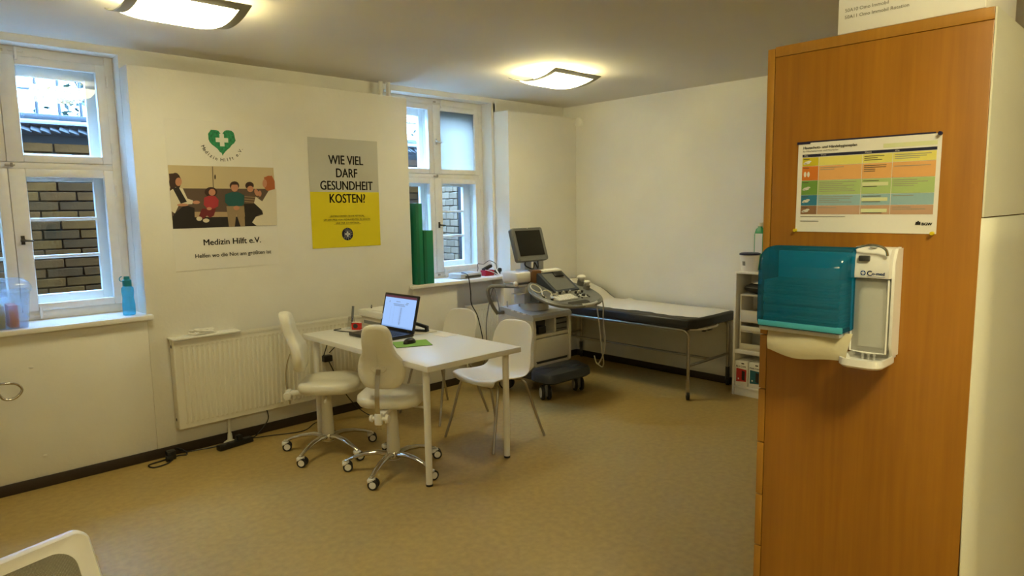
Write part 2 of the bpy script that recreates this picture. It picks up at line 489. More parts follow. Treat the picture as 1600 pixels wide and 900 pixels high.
    for z, s_ in ((1.0, 1), (2.60, -1)):
        add('bolt', MB().box((xm + 0.095, YF - 0.02, z + s_ * 0.012), (0.014, 0.014, 0.075), 0.003).box((xm + 0.095, YF - 0.02, z), (0.075, 0.008, 0.010), 0.002), M['frame'])
        add('bolt_plate', MB().box((xm + 0.02, YF - 0.014, z), (0.03, 0.006, 0.016), 0.002), M['steel'])
    return root
window('window_1', *W1, False, *L1)
window('window_2', *W2, True, *L2)

# ---------------------------------------------------------------- outside the windows: area well, railing, trees
WY, WX = 6.35, 4.70
out = MB()
out.span(-0.6, WX + 0.4, WY + 0.012, WY + 0.35, 0.3, 2.24)
out.span(WX + 0.012, WX + 0.4, YOUT + 0.01, WY + 0.012, 0.3, 2.24)
out.span(-1.0, -0.6, YOUT + 0.01, 9.5, 0.3, 3.55)                  # unseen wing added left of the windows to shade the left one
well = struct('wall_outside', out, M['mortar'])
bk = MB().box((0, 0, 0), (0.238, 0.06, 0.066), 0.004, seg=1).mesh('brick')
bricks = []
for k, m in enumerate(M['brick'] + M['gbrick']):
    me = bk.copy(); me.materials.append(m); bricks.append(me)
nb = 0
for row in range(18):
    z = 0.86 + row * 0.0755
    off = 0.125 if row % 2 else 0.0
    for (a, b_) in ((0.35, 1.85), (3.95, 4.66)):
        x = a + off
        while x < b_:
            o = bpy.data.objects.new('brick', bricks[random.choice((0, 0, 1, 2))]); COL.objects.link(o); o.parent = well
            o.location = (x, WY + 0.002 + random.uniform(-0.004, 0.004), z); o.rotation_euler = (0, 0, random.uniform(-0.01, 0.01))
            x += 0.25; nb += 1
    y, sy = (5.772, 0.25) if row % 2 else (5.806, 0.54)
    while y < WY - 0.06:
        o = bpy.data.objects.new('brick', bricks[3 + random.randint(0, 1)]); COL.objects.link(o); o.parent = well
        o.location = (WX + 0.002 + random.uniform(-0.003, 0.003), y, z); o.rotation_euler = (0, 0, PI / 2)
        o.scale = (sy, 1, 1.02)
        y += 0.102 if sy < 0.5 else 0.136
        sy = 0.54; nb += 1
obj('buttress', MB().span(WX - 0.02, WX + 0.2, YOUT + 0.012, 5.735, 0.3, 2.24, 0.01), M['soot'], well)
struct('trim_1', MB().span(-0.598, WX + 0.4, WY - 0.05, WY + 0.3, 2.32, 2.352, 0.006).span(WX - 0.05, WX + 0.3, YOUT + 0.02, WY - 0.05, 2.32, 2.352, 0.006), M['coping'])
edge = struct('trim_2', MB().span(-0.598, WX + 0.4, WY - 0.0, WY + 0.3, 2.242, 2.318), M['soot'])
tl = MB().box((0, 0, 0), (0.07, 0.12, 0.012), 0.002, rot=(0.5, 0, 0), seg=1).mesh('edge_tile'); tl.materials.append(M['tiles'])
for k in range(22):
    for x0 in (0.5, 3.7):
        o = bpy.data.objects.new('edge_tile', tl); COL.objects.link(o); o.parent = edge
        o.location = (x0 + k * 0.062, WY - 0.03, 2.283 + random.uniform(-0.008, 0.008)); o.rotation_euler = (random.uniform(-0.1, 0.1), 0.35, 0)
struct('ground', MB().span(-6, 16, WY + 0.36, 22, 2.0, 2.3).span(-1.0, WX + 0.4, YOUT, WY + 0.012, 0.2, 0.3), M['ground'])

rl = thing('railing', 'dark iron railing with thin bars on the wall outside the left window', 'railing', (0, 6.55, 2.352))
obj('rail', MB().span(-0.59, WX + 0.2, -0.02, 0.02, 0.03, 0.075, 0.004), M['rail'], rl)
obj('rail', MB().span(-0.59, WX + 0.2, -0.009, 0.009, 0.255, 0.272), M['rail'], rl)
obj('rail', MB().span(-0.59, WX + 0.2, -0.009, 0.009, 0.60, 0.617), M['rail'], rl)
bar = MB().cyl((0, 0, 0), (0, 0, 0.72), 0.013, seg=6).mesh('bar'); bar.materials.append(M['rail'])
for k in range(32):
    o = bpy.data.objects.new('bar', bar); COL.objects.link(o); o.parent = rl; o.location = (0.26 + 0.152 * k - 0.728, 0, 0)

def tree(label, x, y, z0, h, crown, n, seed):
    rng = random.Random(seed)
    t = thing('tree', label, 'tree', (x, y, z0), group='trees outside')
    obj('trunk', MB().tube([(0, 0, 0), (0.06, 0.03, h * 0.4), (-0.05, 0.02, h * 0.8)], [0.11, 0.08, 0.03], 8), M['bark'], t)
    br = MB(); lf = MB()
    for k in range(16):
        a = rng.uniform(0, 2 * PI); z = h * rng.uniform(0.12, 0.8); r = crown * rng.uniform(0.6, 1.0)
        p = [(0, 0, z), (r * .5 * math.cos(a), r * .5 * math.sin(a), z + 0.15), (r * math.cos(a), r * math.sin(a), z + 0.2 + rng.uniform(-.2, .3))]
        br.tube(spline(p, 4), 0.012, 5)
        for i in range(n):
            u = rng.uniform(0.3, 1.05); q = Vector((r * u * math.cos(a), r * u * math.sin(a), z + 0.2 * u)) + Vector((rng.gauss(0, .16), rng.gauss(0, .16), rng.gauss(0, .14)))
            d1 = Vector((rng.uniform(-1, 1), rng.uniform(-1, 1), rng.uniform(-1, 0.2))).normalized(); d2 = d1.cross(Vector((rng.uniform(-1, 1), rng.uniform(-1, 1), rng.uniform(-1, 1)))).normalized()
            s = rng.uniform(0.04, 0.075)
            lf.poly([q - d1 * s, q + d2 * s * .5, q + d1 * s, q - d2 * s * .5])
    obj('branches', br, M['bark'], t)
    obj('foliage', lf, M['leaf'], t, smooth=False, kind='stuff')
tree('leafy tree seen through the top left pane of the window behind the green folders', 6.55, 9.9, 2.3, 2.9, 1.0, 55, 3)
tree('pale leafy tree at the right edge of the top pane above the blue bottle', 2.65, 11.4, 2.3, 2.6, 0.55, 40, 5)

# ---------------------------------------------------------------- ceiling lamps (they light the room)
M['frostlamp'] = mat('lamp_back_glass', (240, 238, 230), 0.4)
def shade_mat(g): return mat('lamp_glass', (250, 246, 236), 0.3, emit=LAMP_COLOR, estr=LAMP_GLOW * g)
def tube_mat(g): return mat('lamp_tube', (250, 246, 236), 0.3, emit=LAMP_COLOR, estr=LAMP_UP * 9 * g)
def ceiling_lamp(x, y, label, gain=1.0):
    t = thing('ceiling_lamp', label, 'lamp', (x, y, CEIL), group='ceiling lamps')
    W_, D_ = 0.53, 0.50
    def zc(v): return -0.098 + 0.050 * (2 * v / D_) ** 2        # the glass sags in the middle
    def slab(x0, x1, y0, y1, dz0, dz1, n=12):
        mb = MB(); rr = []
        for k in range(n + 1):
            v = y0 + (y1 - y0) * k / n
            rr.append([(x0, v, zc(v) + dz0), (x1, v, zc(v) + dz0), (x1, v, zc(v) + dz1), (x0, v, zc(v) + dz1)])
        return mb.rings(rr)
    def bulge(p, q):
        u, v = (p - .5) * 0.435, (q - .5) * 0.41
        e = max(0, 1 - abs(2 * p - 1) ** 6) * max(0, 1 - abs(2 * q - 1) ** 6)
        return (u, v, zc(v) + 0.004 - 0.018 * e)
    obj('glass_shade', MB().grid(bulge, 16, 12), shade_mat(gain), t)
    back = MB().grid(lambda p, q: ((p - .5) * 0.45, (q - .5) * 0.43, zc((q - .5) * 0.43) + 0.0115), 2, 10)
    obj('glass_back', back, M['frostlamp'], t)
    fr = MB()
    for a in ((-W_ / 2, -W_ / 2 + 0.055, -D_ / 2, D_ / 2), (W_ / 2 - 0.055, W_ / 2, -D_ / 2, D_ / 2), (-W_ / 2 + 0.055, W_ / 2 - 0.055, -D_ / 2, -D_ / 2 + 0.05), (-W_ / 2 + 0.055, W_ / 2 - 0.055, D_ / 2 - 0.04, D_ / 2)):
        s = slab(*a, 0.004, 0.009)
        tmp = s.mesh('t'); fr.bm.from_mesh(tmp); bpy.data.meshes.remove(tmp)
    obj('frame', fr, M['lampframe'], t)
    obj('base', MB().span(-0.13, 0.13, -0.13, 0.13, -0.035, 0, 0.006), M['white'], t)
    obj('tube', MB().cyl((-0.17, 0.06, -0.05), (0.17, 0.06, -0.05), 0.012), tube_mat(gain), t)
    obj('tube', MB().cyl((-0.17, -0.06, -0.05), (0.17, -0.06, -0.05), 0.012), tube_mat(gain), t)
ceiling_lamp(1.205, 3.62, 'square glowing ceiling lamp nearest the left window, cut off by the top edge', 1.15)
ceiling_lamp(4.0, 3.66, 'square glowing ceiling lamp above the ultrasound machine and the couch', 1.28)
ceiling_lamp(0.62, -0.40, 'square ceiling lamp behind the camera, lighting the end of the wood cupboard', 3.0)
ceiling_lamp(-1.6, -0.5, 'added fill lamp, unseen behind the camera in the far front corner', 0.4)  # added out of view only to lift the room's light

# ---------------------------------------------------------------- things on the window wall
for k, (x, r) in enumerate(((3.162, 0.018), (3.236, 0.020))):
    p = obj('heating_pipe', MB().cyl((x, 4.845, 2.547), (x, 4.845, CEIL - 0.001), r, seg=12), M['wall'])
    tag(p, ('thin painted pipe rising from the lining top, left of the pair', 'thin painted pipe rising from the lining top, right of the pair')[k], 'pipe', 'heating pipes')

# poster with the photograph
def photo_print(W, H):
    """the printed group photograph: flat coloured shapes, 0..1 across and up"""
    P = MB(); y = [-0.0012]
    def q(u, v):  # from crop pixels to photograph coordinates
        a = 72 + (v - 265) * 28 / 410; b_ = 672 + (v - 285) * 20 / 370
        s = (u - a) / (b_ - a); top = 265 + 20 * s; bot = 675 - 20 * s
        return (s * W, H - (v - top) / (bot - top) * H)
    def sh(m, pts):
        y[0] -= 0.00008
        P.flat([tuple(q(*p)) for p in pts], y[0], m)
    def ell(m, cx, cy, rx, ry, n=16, tilt=0.0):
        pts = []
        for k in range(n):
            a = 2 * PI * k / n; dx, dy = rx * math.cos(a), ry * math.sin(a)
            pts.append((cx + dx * math.cos(tilt) - dy * math.sin(tilt), cy + dx * math.sin(tilt) + dy * math.cos(tilt)))
        sh(m, pts)
    sh(0, [(72, 265), (672, 285), (692, 655), (100, 675)])                      # beige wall
    sh(1, [(82, 413), (680, 420), (690, 610), (97, 620)])                       # bench back
    sh(9, [(308, 275), (313, 275), (318, 412), (313, 412)])
    ell(2, 325, 342, 4, 16)
    sh(2, [(97, 590), (690, 590), (692, 655), (100, 675)])
    sh(3, [(200, 565), (500, 568), (500, 598), (200, 600)])                     # bench seat
    # woman left
    ell(4, 110, 372, 31, 58); sh(4, [(78, 320), (120, 316), (140, 350), (138, 395), (95, 470), (86, 420)])
    ell(5, 128, 372, 17, 27)
    sh(6, [(84, 430), (112, 405), (150, 415), (175, 480), (205, 492), (200, 515), (130, 520), (110, 575), (92, 560)])
    sh(2, [(96, 410), (128, 405), (172, 500), (140, 512)])
    sh(2, [(104, 580), (160, 520), (212, 540), (215, 664), (100, 674)])
    ell(5, 222, 504, 20, 11); ell(5, 150, 520, 30, 9)
    # girl in red
    ell(4, 302, 438, 35, 32); ell(5, 308, 440, 19, 22)
    sh(7, [(264, 475), (290, 462), (325, 464), (345, 490), (342, 530), (318, 545), (285, 550), (262, 520)])
    sh(8, [(252, 545), (330, 545), (318, 590), (296, 605), (280, 590), (262, 610), (232, 605)])
    ell(5, 292, 545, 14, 10); ell(6, 238, 610, 16, 14); ell(6, 275, 622, 18, 13)
    # boy in green
    ell(4, 435, 398, 28, 28); ell(5, 436, 410, 21, 27); sh(4, [(409, 400), (420, 375), (450, 375), (462, 400), (455, 392), (418, 392)])
    sh(10, [(380, 455), (415, 440), (458, 440), (492, 460), (490, 520), (468, 535), (408, 535), (380, 505)])
    sh(11, [(388, 530), (492, 530), (496, 660), (470, 662), (445, 580), (436, 662), (402, 663)])
    ell(5, 446, 542, 18, 14)
    # boy in stripes
    ell(4, 524, 398, 26, 24); ell(5, 528, 420, 19, 20)
    sh(12, [(492, 460), (520, 442), (560, 450), (585, 480), (585, 515), (540, 522), (500, 512)])
    sh(2, [(490, 515), (570, 515), (604, 580), (560, 592), (545, 600), (530, 655), (500, 658), (494, 570)])
    for k in range(3): sh(11, [(494, 466 + k * 16), (580, 474 + k * 16), (580, 479 + k * 16), (494, 471 + k * 16)])
    # woman right
    ell(13, 642, 385, 33, 50); sh(13, [(612, 345), (660, 335), (678, 370), (680, 420), (650, 435), (618, 395)]); ell(5, 616, 385, 14, 26)
    sh(6, [(688, 420), (640, 432), (600, 500), (560, 470), (550, 510), (600, 560), (605, 585), (560, 600), (538, 636), (565, 658), (691, 655)])
    ell(5, 565, 442, 12, 24, tilt=-0.3); ell(5, 585, 450, 11, 20)
    return P
pm = [mat('print_' + n, c, 0.6) for n, c in (('wall', (196, 178, 142)), ('bench', (92, 74, 62)), ('black', (30, 24, 24)), ('cushion', (176, 150, 118)), ('hair', (58, 34, 28)), ('skin', (190, 132, 102)),
      ('white', (214, 204, 182)), ('red', (168, 48, 56)), ('darkred', (112, 34, 40)), ('line', (110, 96, 78)), ('green', (24, 84, 84)), ('khaki', (150, 128, 98)), ('brown', (96, 74, 58)), ('auburn', (168, 92, 50)))]
M['ink'] = mat('black_ink', (34, 30, 28), 0.6)
M['inkgreen'] = mat('green_ink', (34, 132, 84), 0.6, noise=0.45, nscale=55)
M['gloss'] = mat('poster_paper', (228, 225, 218), 0.45)
t = thing('poster', 'tall white poster with green heart logo and photo of seated people', 'poster', (1.795, YP - 0.002, 1.735), rot=(0, -0.005, 0))
obj('paper', MB().span(-0.358, 0.358, -0.0008, 0.0008, -0.5, 0.5), M['gloss'], t)
pw, ph = 0.712, 0.415
obj('photo_print', photo_print(pw, ph), pm, t, loc=(-0.354, -0.0002, -0.228 + 0.012), smooth=False)
lg = MB()
def heart(cx, cz, s, n=40):
    pts = []
    for k in range(n):
        a = 2 * PI * k / n
        x = 16 * math.sin(a) ** 3; z = 13 * math.cos(a) - 5 * math.cos(2 * a) - 2 * math.cos(3 * a) - math.cos(4 * a)
        r = 1 + 0.05 * random.uniform(-1, 1)
        pts.append((cx + x * s / 16 * r, cz + z * s / 16 * 1.05 * r))
    return pts
hx, hz = 0.005, 0.372
lg.flat(heart(hx, hz, 0.093), -0.0014, 0)
for (a, b_) in ((0.042, 0.015), (0.015, 0.042)): lg.flat([(hx - a, hz + .005 - b_), (hx + a, hz + .005 - b_), (hx + a, hz + .005 + b_), (hx - a, hz + .005 + b_)], -0.0018 - a * .002, 1)
obj('heart_logo', lg, [M['inkgreen'], M['gloss']], t, smooth=False)
tx = MB()
s_ = 'Medizin Hilft e.V.'
for k, ch in enumerate(s_):
    if ch == ' ': continue
    a = math.radians(205 + 130 * k / (len(s_) - 1)); r = 0.152
    tx.text(ch, 0.034, (hx + r * math.cos(a), -0.0016, hz + 0.012 + r * math.sin(a)), ang=-(a + PI / 2) , bold=0.0006)
tx.text('Medizin Hilft e.V.', 0.058, (0.03, -0.0016, -0.335), bold=0.0016)
tx.text('Helfen wo die Not am größten ist', 0.0385, (0.035, -0.0016, -0.418), bold=0.0010)
obj('lettering', tx, M['ink'], t, smooth=False, kind='stuff')

# yellow poster
M['ygrey'] = mat('poster_grey', (196, 194, 184), 0.5)
M['yellow'] = mat('poster_yellow', (224, 206, 14), 0.5)
M['inkblue'] = mat('dark_blue_ink', (30, 32, 62), 0.5)
t = thing('poster', 'grey and yellow poster asking WIE VIEL DARF GESUNDHEIT KOSTEN', 'poster', (2.731, YP - 0.002, 1.752), rot=(0, 0.003, 0))
obj('paper', MB().span(-0.303, 0.303, -0.0008, 0.0008, -0.42, 0.42), M['ygrey'], t)
obj('yellow_field', MB().flat([(-0.303, -0.42), (0.303, -0.42), (0.303, 0.012), (-0.303, 0.012)], -0.0012), M['yellow'], t)
tx = MB()
for s_, z, w_ in (('WIE VIEL', 0.225, .79), ('DARF', 0.125, .79), ('GESUNDHEIT', 0.028, .79), ('KOSTEN?', -0.072, .79)):
    tx.text(s_, 0.098, (0.012, -0.0016, z), sx=w_, bold=0.0026)
for k, s_ in enumerate(('Unterschreiben Sie die Petition,', 'um den Preis von Medikamenten zu senken', 'und fair zu verteilen')):
    z = -0.182 - 0.027 * k
    tx.text(s_.upper(), 0.0185, (0.005, -0.0016, z), bold=0.0003)
    L_ = (0.16, 0.21, 0.12)[k]
    tx.flat([(0.005 - L_, z - 0.005), (0.005 + L_, z - 0.005), (0.005 + L_, z - 0.0035), (0.005 - L_, z - 0.0035)], -0.0016)
obj('lettering', tx, M['ink'], t, smooth=False, kind='stuff')
em = MB()
c0 = (0.0, -0.318)
circ = lambda r, n=28: [(c0[0] + r * math.cos(2 * PI * k / n), c0[1] + r * math.sin(2 * PI * k / n)) for k in range(n)]
em.flat(circ(0.05), -0.0016, 0); em.flat(circ(0.028), -0.0017, 1); em.flat(circ(0.0265), -0.0018, 0)
for (a, b_) in ((0.021, 0.0075), (0.0075, 0.021)): em.flat([(c0[0] - a, c0[1] - b_), (c0[0] + a, c0[1] - b_), (c0[0] + a, c0[1] + b_), (c0[0] - a, c0[1] + b_)], -0.002, 1)
for s_, a0, da in (('ÄRZTE', 125, -70 / 4), ('DER', 40, -22), ('WELT', 225, 28)):
    for k, ch in enumerate(s_):
        a = math.radians(a0 + da * k)
        up = s_ != 'WELT'
        r = 0.033 if up else 0.045
        em.text(ch, 0.017, (c0[0] + r * math.cos(a), -0.002, c0[1] + r * math.sin(a)), ang=-(a - PI / 2) if up else -(a + PI / 2), mi=1, bold=0.0004)
obj('emblem', em, [M['inkblue'], M['gloss']], t, smooth=False)

# round cap on the back wall
tag(obj('wall_fitting', MB().lathe([(0.0, -0.028), (0.035, -0.028), (0.05, -0.018), (0.054, 0)], (XB - 0.0005, 4.69, 2.50), 24, axis='x'), M['white']), 'small round white fitting high on the back wall beside the corner', 'fitting')
# steel loop at the left edge
t = thing('wall_loop', 'bent chrome wire loop sticking out of the wall below the left sill', 'hook', (0.44, YP, 0.645))
obj('loop', MB().tube(spline([(-0.12, -0.004, 0.02), (-0.06, -0.07, 0.028), (0.0, -0.137, 0.045), (0.07, -0.14, 0.035), (0.098, -0.14, -0.005), (0.065, -0.14, -0.045), (0.015, -0.137, -0.045), (-0.012, -0.135, -0.005), (-0.03, -0.13, 0.03), (-0.06, -0.1, 0.03)], 6), 0.0075, 10), M['chrome'], t)
obj('plate', MB().box((-0.12, -0.005, 0.02), (0.05, 0.009, 0.08), 0.002), M['steel'], t)

# ---------------------------------------------------------------- radiators
def ribbed(x0, x1, z0, z1, y0, pitch=0.033):
    """front sheet with vertical pressed ribs"""
    mb = MB(); n = int((x1 - x0 - 0.05) / pitch); xs = [(x0, 0)]
    st = x0 + ((x1 - x0) - n * pitch) / 2
    for k in range(n):
        c = st + (k + .5) * pitch
        xs += [(c - 0.010, 0), (c - 0.006, -0.007), (c + 0.006, -0.007), (c + 0.010, 0)]
    xs.append((x1, 0)); rows = []
    for z, f in ((z0, 0), (z0 + 0.03, 0), (z0 + 0.05, 1), (z1 - 0.06, 1), (z1 - 0.04, 0), (z1, 0)):
        rows.append([(x, y0 + d * f, z) for x, d in xs])
    return mb.rings(rows, closed=False)
def radiator(name, label, x0, x1, z0, z1, yf, yb, cover):
    t = thing(name, label, 'radiator', (x0, yb, z0))
    sh = lambda mb: mb
    L_ = x1 - x0; h = z1 - z0; d = yf - yb
    obj('front_panel', ribbed(0.0, L_, 0, h - 0.018, d + 0.008), M['rad'], t)
    obj('rear_panel', MB().span(0.005, L_ - 0.005, -0.03, -0.02, 0.01, h - 0.03), M['rad'], t)
    for a in (0, L_ - 0.006):
        e = obj('end_plate', MB().span(a - 0.004, a + 0.006, d + 0.006, -0.012, 0, h, 0.002), M['rad'], t)
        sgn = -0.0052 if a == 0 else 0.0072
        for z in (0.06, h - 0.045):
            obj('plug', MB().cyl((a + sgn, d / 2, z), (a + sgn - 0.001, d / 2, z), 0.011), M['darkgrey'], e)
    g = MB()
    for y in (d + 0.008, d + 0.028, -0.05, -0.032): g.span(0, L_, y - 0.003, y + 0.003, h - 0.02, h - 0.004)
    for k in range(int(L_ / 0.03)): g.span(0.01 + k * 0.03, 0.013 + k * 0.03, d + 0.01, -0.03, h - 0.018, h - 0.008)
    obj('grille', g, M['rad'], t, smooth=False, kind='stuff')
    dash = MB()
    for k in range(int((L_ - 0.06) / 0.033)):
        for z in (h - 0.05, 0.035): dash.span(0.04 + k * 0.033, 0.055 + k * 0.033, d + 0.0045, d + 0.009, z - 0.004, z + 0.004)
    obj('pressed_dashes', dash, M['cream'], t, kind='stuff')
    return t
r1 = radiator('radiator', 'long white ribbed radiator under the two posters', 1.365, 2.93, 0.19, 0.79, 4.637, 4.735, True)
tag(obj('cover_board', MB().span(1.352, 1.80, 4.622, 4.735, 0.7915, 0.803, 0.002), M['white']), 'thin white board lying on the left end of the long radiator', 'board')
p = MB().cyl((1.70, 4.69, 0.0), (1.70, 4.69, 0.2), 0.011).lathe([(0.042, 0.001), (0.04, 0.008), (0.018, 0.02), (0.014, 0.07)], (1.70, 4.69, 0), 18)
obj('supply_pipe', MB().cyl((0.335, -0.045, -0.186), (0.335, -0.045, 0.0), 0.011).lathe([(0.045, -0.1885), (0.043, -0.181), (0.018, -0.165), (0.014, -0.12)], (0.335, -0.045, 0), 18), M['rad'], r1)
r2 = radiator('radiator', 'small white radiator in the niche below the right window', 4.02, 4.40, 0.19, 0.705, 4.775, 4.87, False)
obj('valve', MB().cyl((-0.05, -0.06, 0.25), (0.03, -0.06, 0.25), 0.014).cyl((-0.10, -0.06, 0.25), (-0.05, -0.06, 0.25), 0.02).span(-0.09, 0.05, -0.11, -0.045, 0.275, 0.29, 0.003).cyl((-0.03, -0.06, -0.188), (-0.03, -0.06, 0.25), 0.009), M['rad'], r2)
# crumpled cable bundle on the cover
def tangle(cx, cy, cz, rx, ry, h, n, seed):
    rng = random.Random(seed); pts = []
    for k in range(n):
        a = k * 2.1 + rng.uniform(-.5, .5); r = rng.uniform(0.45, 1)
        pts.append((cx + rx * r * math.cos(a), cy + ry * r * math.sin(a), cz + rng.uniform(0.004, h)))
    return spline(pts, 6)
tag(obj('cable_bundle', MB().tube(tangle(1.55, 4.68, 0.804, 0.115, 0.04, 0.035, 16, 4), 0.005, 6).tube(tangle(1.56, 4.675, 0.804, 0.08, 0.03, 0.045, 10, 9), 0.006, 6), M['paper']), 'tangled white cable lying on the radiator cover board', 'cable')

# floor cables by the radiator
t = thing('power_adapter', 'black plug adapter with looped cord on the floor left of the radiator', 'adapter', (1.30, 4.66, 0))
obj('plug', MB().box((0, 0, 0.031), (0.055, 0.05, 0.06), 0.006).box((-0.02, -0.03, 0.02), (0.04, 0.03, 0.035), 0.004), M['black'], t)
obj('cord', MB().tube(spline([(0.0, -0.03, 0.006), (-0.05, -0.08, 0.005), (-0.13, -0.09, 0.005), (-0.14, -0.02, 0.005), (-0.05, 0.0, 0.006), (0.05, 0.02, 0.006), (0.10, 0.0, 0.006), (0.09, 0.045, 0.03), (0.05, 0.05, 0.05), (0.12, 0.055, 0.006), (0.3, 0.01, 0.006)], 6), 0.0045, 6), M['black'], t)
t = thing('power_strip', 'black power strip on the floor under the long radiator', 'power strip', (1.70, 4.60, 0), rz=0.15)
obj('body', MB().box((0, 0, 0.019), (0.25, 0.055, 0.036), 0.006), M['black'], t)
for k in range(4): obj('socket', MB().cyl((-0.085 + k * 0.055, 0, 0.0365), (-0.085 + k * 0.055, 0, 0.0385), 0.02), M['darkgrey'], t)
obj('plug', MB().box((0.03, 0, 0.055), (0.035, 0.04, 0.034), 0.005), M['black'], t)
obj('cord', MB().tube(spline([(0.12, 0, 0.02), (0.25, -0.02, 0.006), (0.45, -0.13, 0.005), (0.6, -0.06, 0.005), (0.75, 0.02, 0.02), (0.84, 0.0, 0.3)], 6), 0.0035, 6), M['black'], t)
tag(obj('extension_cord', MB().tube(spline([(1.98, 4.72, 0.20), (1.99, 4.71, 0.10), (1.9, 4.70, 0.012), (1.84, 4.66, 0.006)], 6), 0.004, 6), M['black']), 'short black cord hanging down behind the long radiator', 'cord')
tag(obj('extension_cord', MB().tube(spline([(2.46, 4.60, 0.70), (2.44, 4.60, 0.62), (2.40, 4.60, 0.52)], 6), 0.004, 6).tube(spline([(2.62, 4.60, 0.70), (2.56, 4.61, 0.62), (2.45, 4.60, 0.54)], 6), 0.004, 6).box((2.43, 4.60, 0.50), (0.07, 0.05, 0.05), 0.008).tube(spline([(2.44, 4.60, 0.48), (2.55, 4.55, 0.2), (2.7, 4.5, 0.02), (2.8, 4.3, 0.006), (2.95, 4.45, 0.006), (3.2, 4.6, 0.006), (3.35, 4.7, 0.05)], 6), 0.004, 6), M['black']), 'black cords with a dark adapter hanging beneath the far end of the table', 'cord')

# ---------------------------------------------------------------- on the left sill
t = thing('storage_box', 'clear plastic box with clip lid and files inside on the left sill', 'box', (0.47, 4.83, ZS + 0.0005))
bx = MB()
def rr_ring(w_, d_, r, z, dx=0, dy=0): return [(a + dx, b_ + dy, z) for a, b_ in rrect(w_, d_, r, 4)]
bx.rings([rr_ring(0.30, 0.19, 0.02, 0.0), rr_ring(0.345, 0.225, 0.03, 0.215), rr_ring(0.335, 0.215, 0.03, 0.215), rr_ring(0.292, 0.182, 0.02, 0.004)])
obj('body', bx, M['tub'], t)
obj('lid', MB().rings([rr_ring(0.36, 0.24, 0.03, 0.217), rr_ring(0.365, 0.245, 0.03, 0.24), rr_ring(0.34, 0.22, 0.04, 0.27), rr_ring(0.30, 0.18, 0.04, 0.285)]), M['tub'], t)
for k, (c, x, w_) in enumerate((((176, 164, 70), -0.09, 0.03), ((214, 210, 196), -0.05, 0.03), ((120, 128, 60), -0.01, 0.03), ((196, 186, 150), 0.03, 0.03), ((212, 120, 70), 0.085, 0.05))):
    fo = obj('paper_file', MB().box((0, 0, 0.065), (w_ * 0.9, 0.15, 0.13), 0.003), mat('file_colour', c, 0.7), loc=(0.47 + x, 4.83, ZS + 0.006))
    tag(fo, ('olive paper file at the left inside the clear sill box', 'white paper file second from left inside the clear sill box', 'green paper file in the middle of the clear sill box', 'beige paper file right of the green one in the sill box', 'orange packet at the right end inside the clear sill box')[k], 'file', 'files in the clear box')
t = thing('water_bottle', 'aqua blue drinking bottle standing at the right end of the left sill', 'bottle', (1.165, 4.815, ZS + 0.0005))
obj('body', MB().lathe([(0.0, 0.0), (0.034, 0.0), (0.037, 0.01), (0.037, 0.07), (0.032, 0.11), (0.036, 0.15), (0.035, 0.175), (0.022, 0.19), (0.022, 0.2)], (0, 0, 0), 24), M['bottle'], t)
obj('cap', MB().lathe([(0.026, 0.186), (0.027, 0.225), (0.018, 0.232), (0.016, 0.25), (0.0, 0.252)], (0, 0, 0), 20), M['bottlecap'], t)
obj('strap', MB().tube(arc((-0.026, 0, 0.235), 0.016, PI / 2, 1.5 * PI, 8), 0.003, 6), M['bottlecap'], t)

# ---------------------------------------------------------------- on the right sill
for nm, (x0, x1, h), lb in (('folder', (3.375, 3.445, 0.70), 'tall narrow green folder leaning against the pane, left of the two'), ('folder', (3.452, 3.555, 0.465), 'shorter green folder, right of the two on the right sill')):
    t = thing(nm, lb, 'folder', ((x0 + x1) / 2, 4.84, ZS + 0.0005), group='green folders')
    w_ = x1 - x0
    obj('cover', MB().span(-w_ / 2, w_ / 2, -0.13, 0.10, 0, h, 0.003), M['green'], t)
    obj('spine', MB().span(-w_ / 2 + 0.002, -w_ / 2 + 0.03, -0.132, -0.1295, 0.002, h - 0.002), M['green2'], t)
t = thing('label_printer', 'flat pale grey device with black cable on the right sill', 'device', (4.02, 4.845, ZS + 0.0005), rz=0.05)
obj('body', MB().span(-0.135, 0.135, -0.09, 0.09, 0.0, 0.05, 0.012), M['ltgrey'], t)
obj('front_slot', MB().span(-0.08, 0.12, -0.0915, -0.088, 0.008, 0.028), M['darkgrey'], t)
for k in range(3): obj('vent', MB().span(-0.08 + k * 0.05, -0.045 + k * 0.05, -0.06, 0.06, 0.049, 0.0515), M['grey'], t)
tag(obj('cable', MB().tube(spline([(3.94, 4.80, 1.026), (3.93, 4.72, 1.022), (3.925, 4.68, 0.985), (3.94, 4.675, 0.85), (3.96, 4.69, 0.74), (4.06, 4.72, 0.6), (4.12, 4.70, 0.3)], 8), 0.005, 8), M['black']), 'black cable hanging from the grey device over the sill', 'cable')
t = thing('charger', 'crimson box with black plugs and loose cables on the right sill', 'charger', (4.285, 4.83, ZS + 0.0005))
obj('case', MB().span(-0.055, 0.06, -0.04, 0.04, 0, 0.055, 0.006), M['crimson'], t)
obj('plug', MB().box((0.0, 0, 0.075), (0.11, 0.04, 0.028), 0.005, rot=(0, -0.35, 0)), M['black'], t)
obj('plug', MB().box((0.115, -0.02, 0.026), (0.06, 0.045, 0.05), 0.012).box((0.15, -0.02, 0.045), (0.03, 0.035, 0.04), 0.01), M['black'], t)
obj('cable', MB().tube(spline([(-0.12, 0.03, 0.005), (-0.09, 0.03, 0.07), (-0.1, 0.02, 0.12), (-0.02, 0.03, 0.11), (0.05, 0.02, 0.14), (0.12, 0.0, 0.10), (0.12, 0.0, 0.02)], 6), 0.003, 6), M['darkgrey'], t)
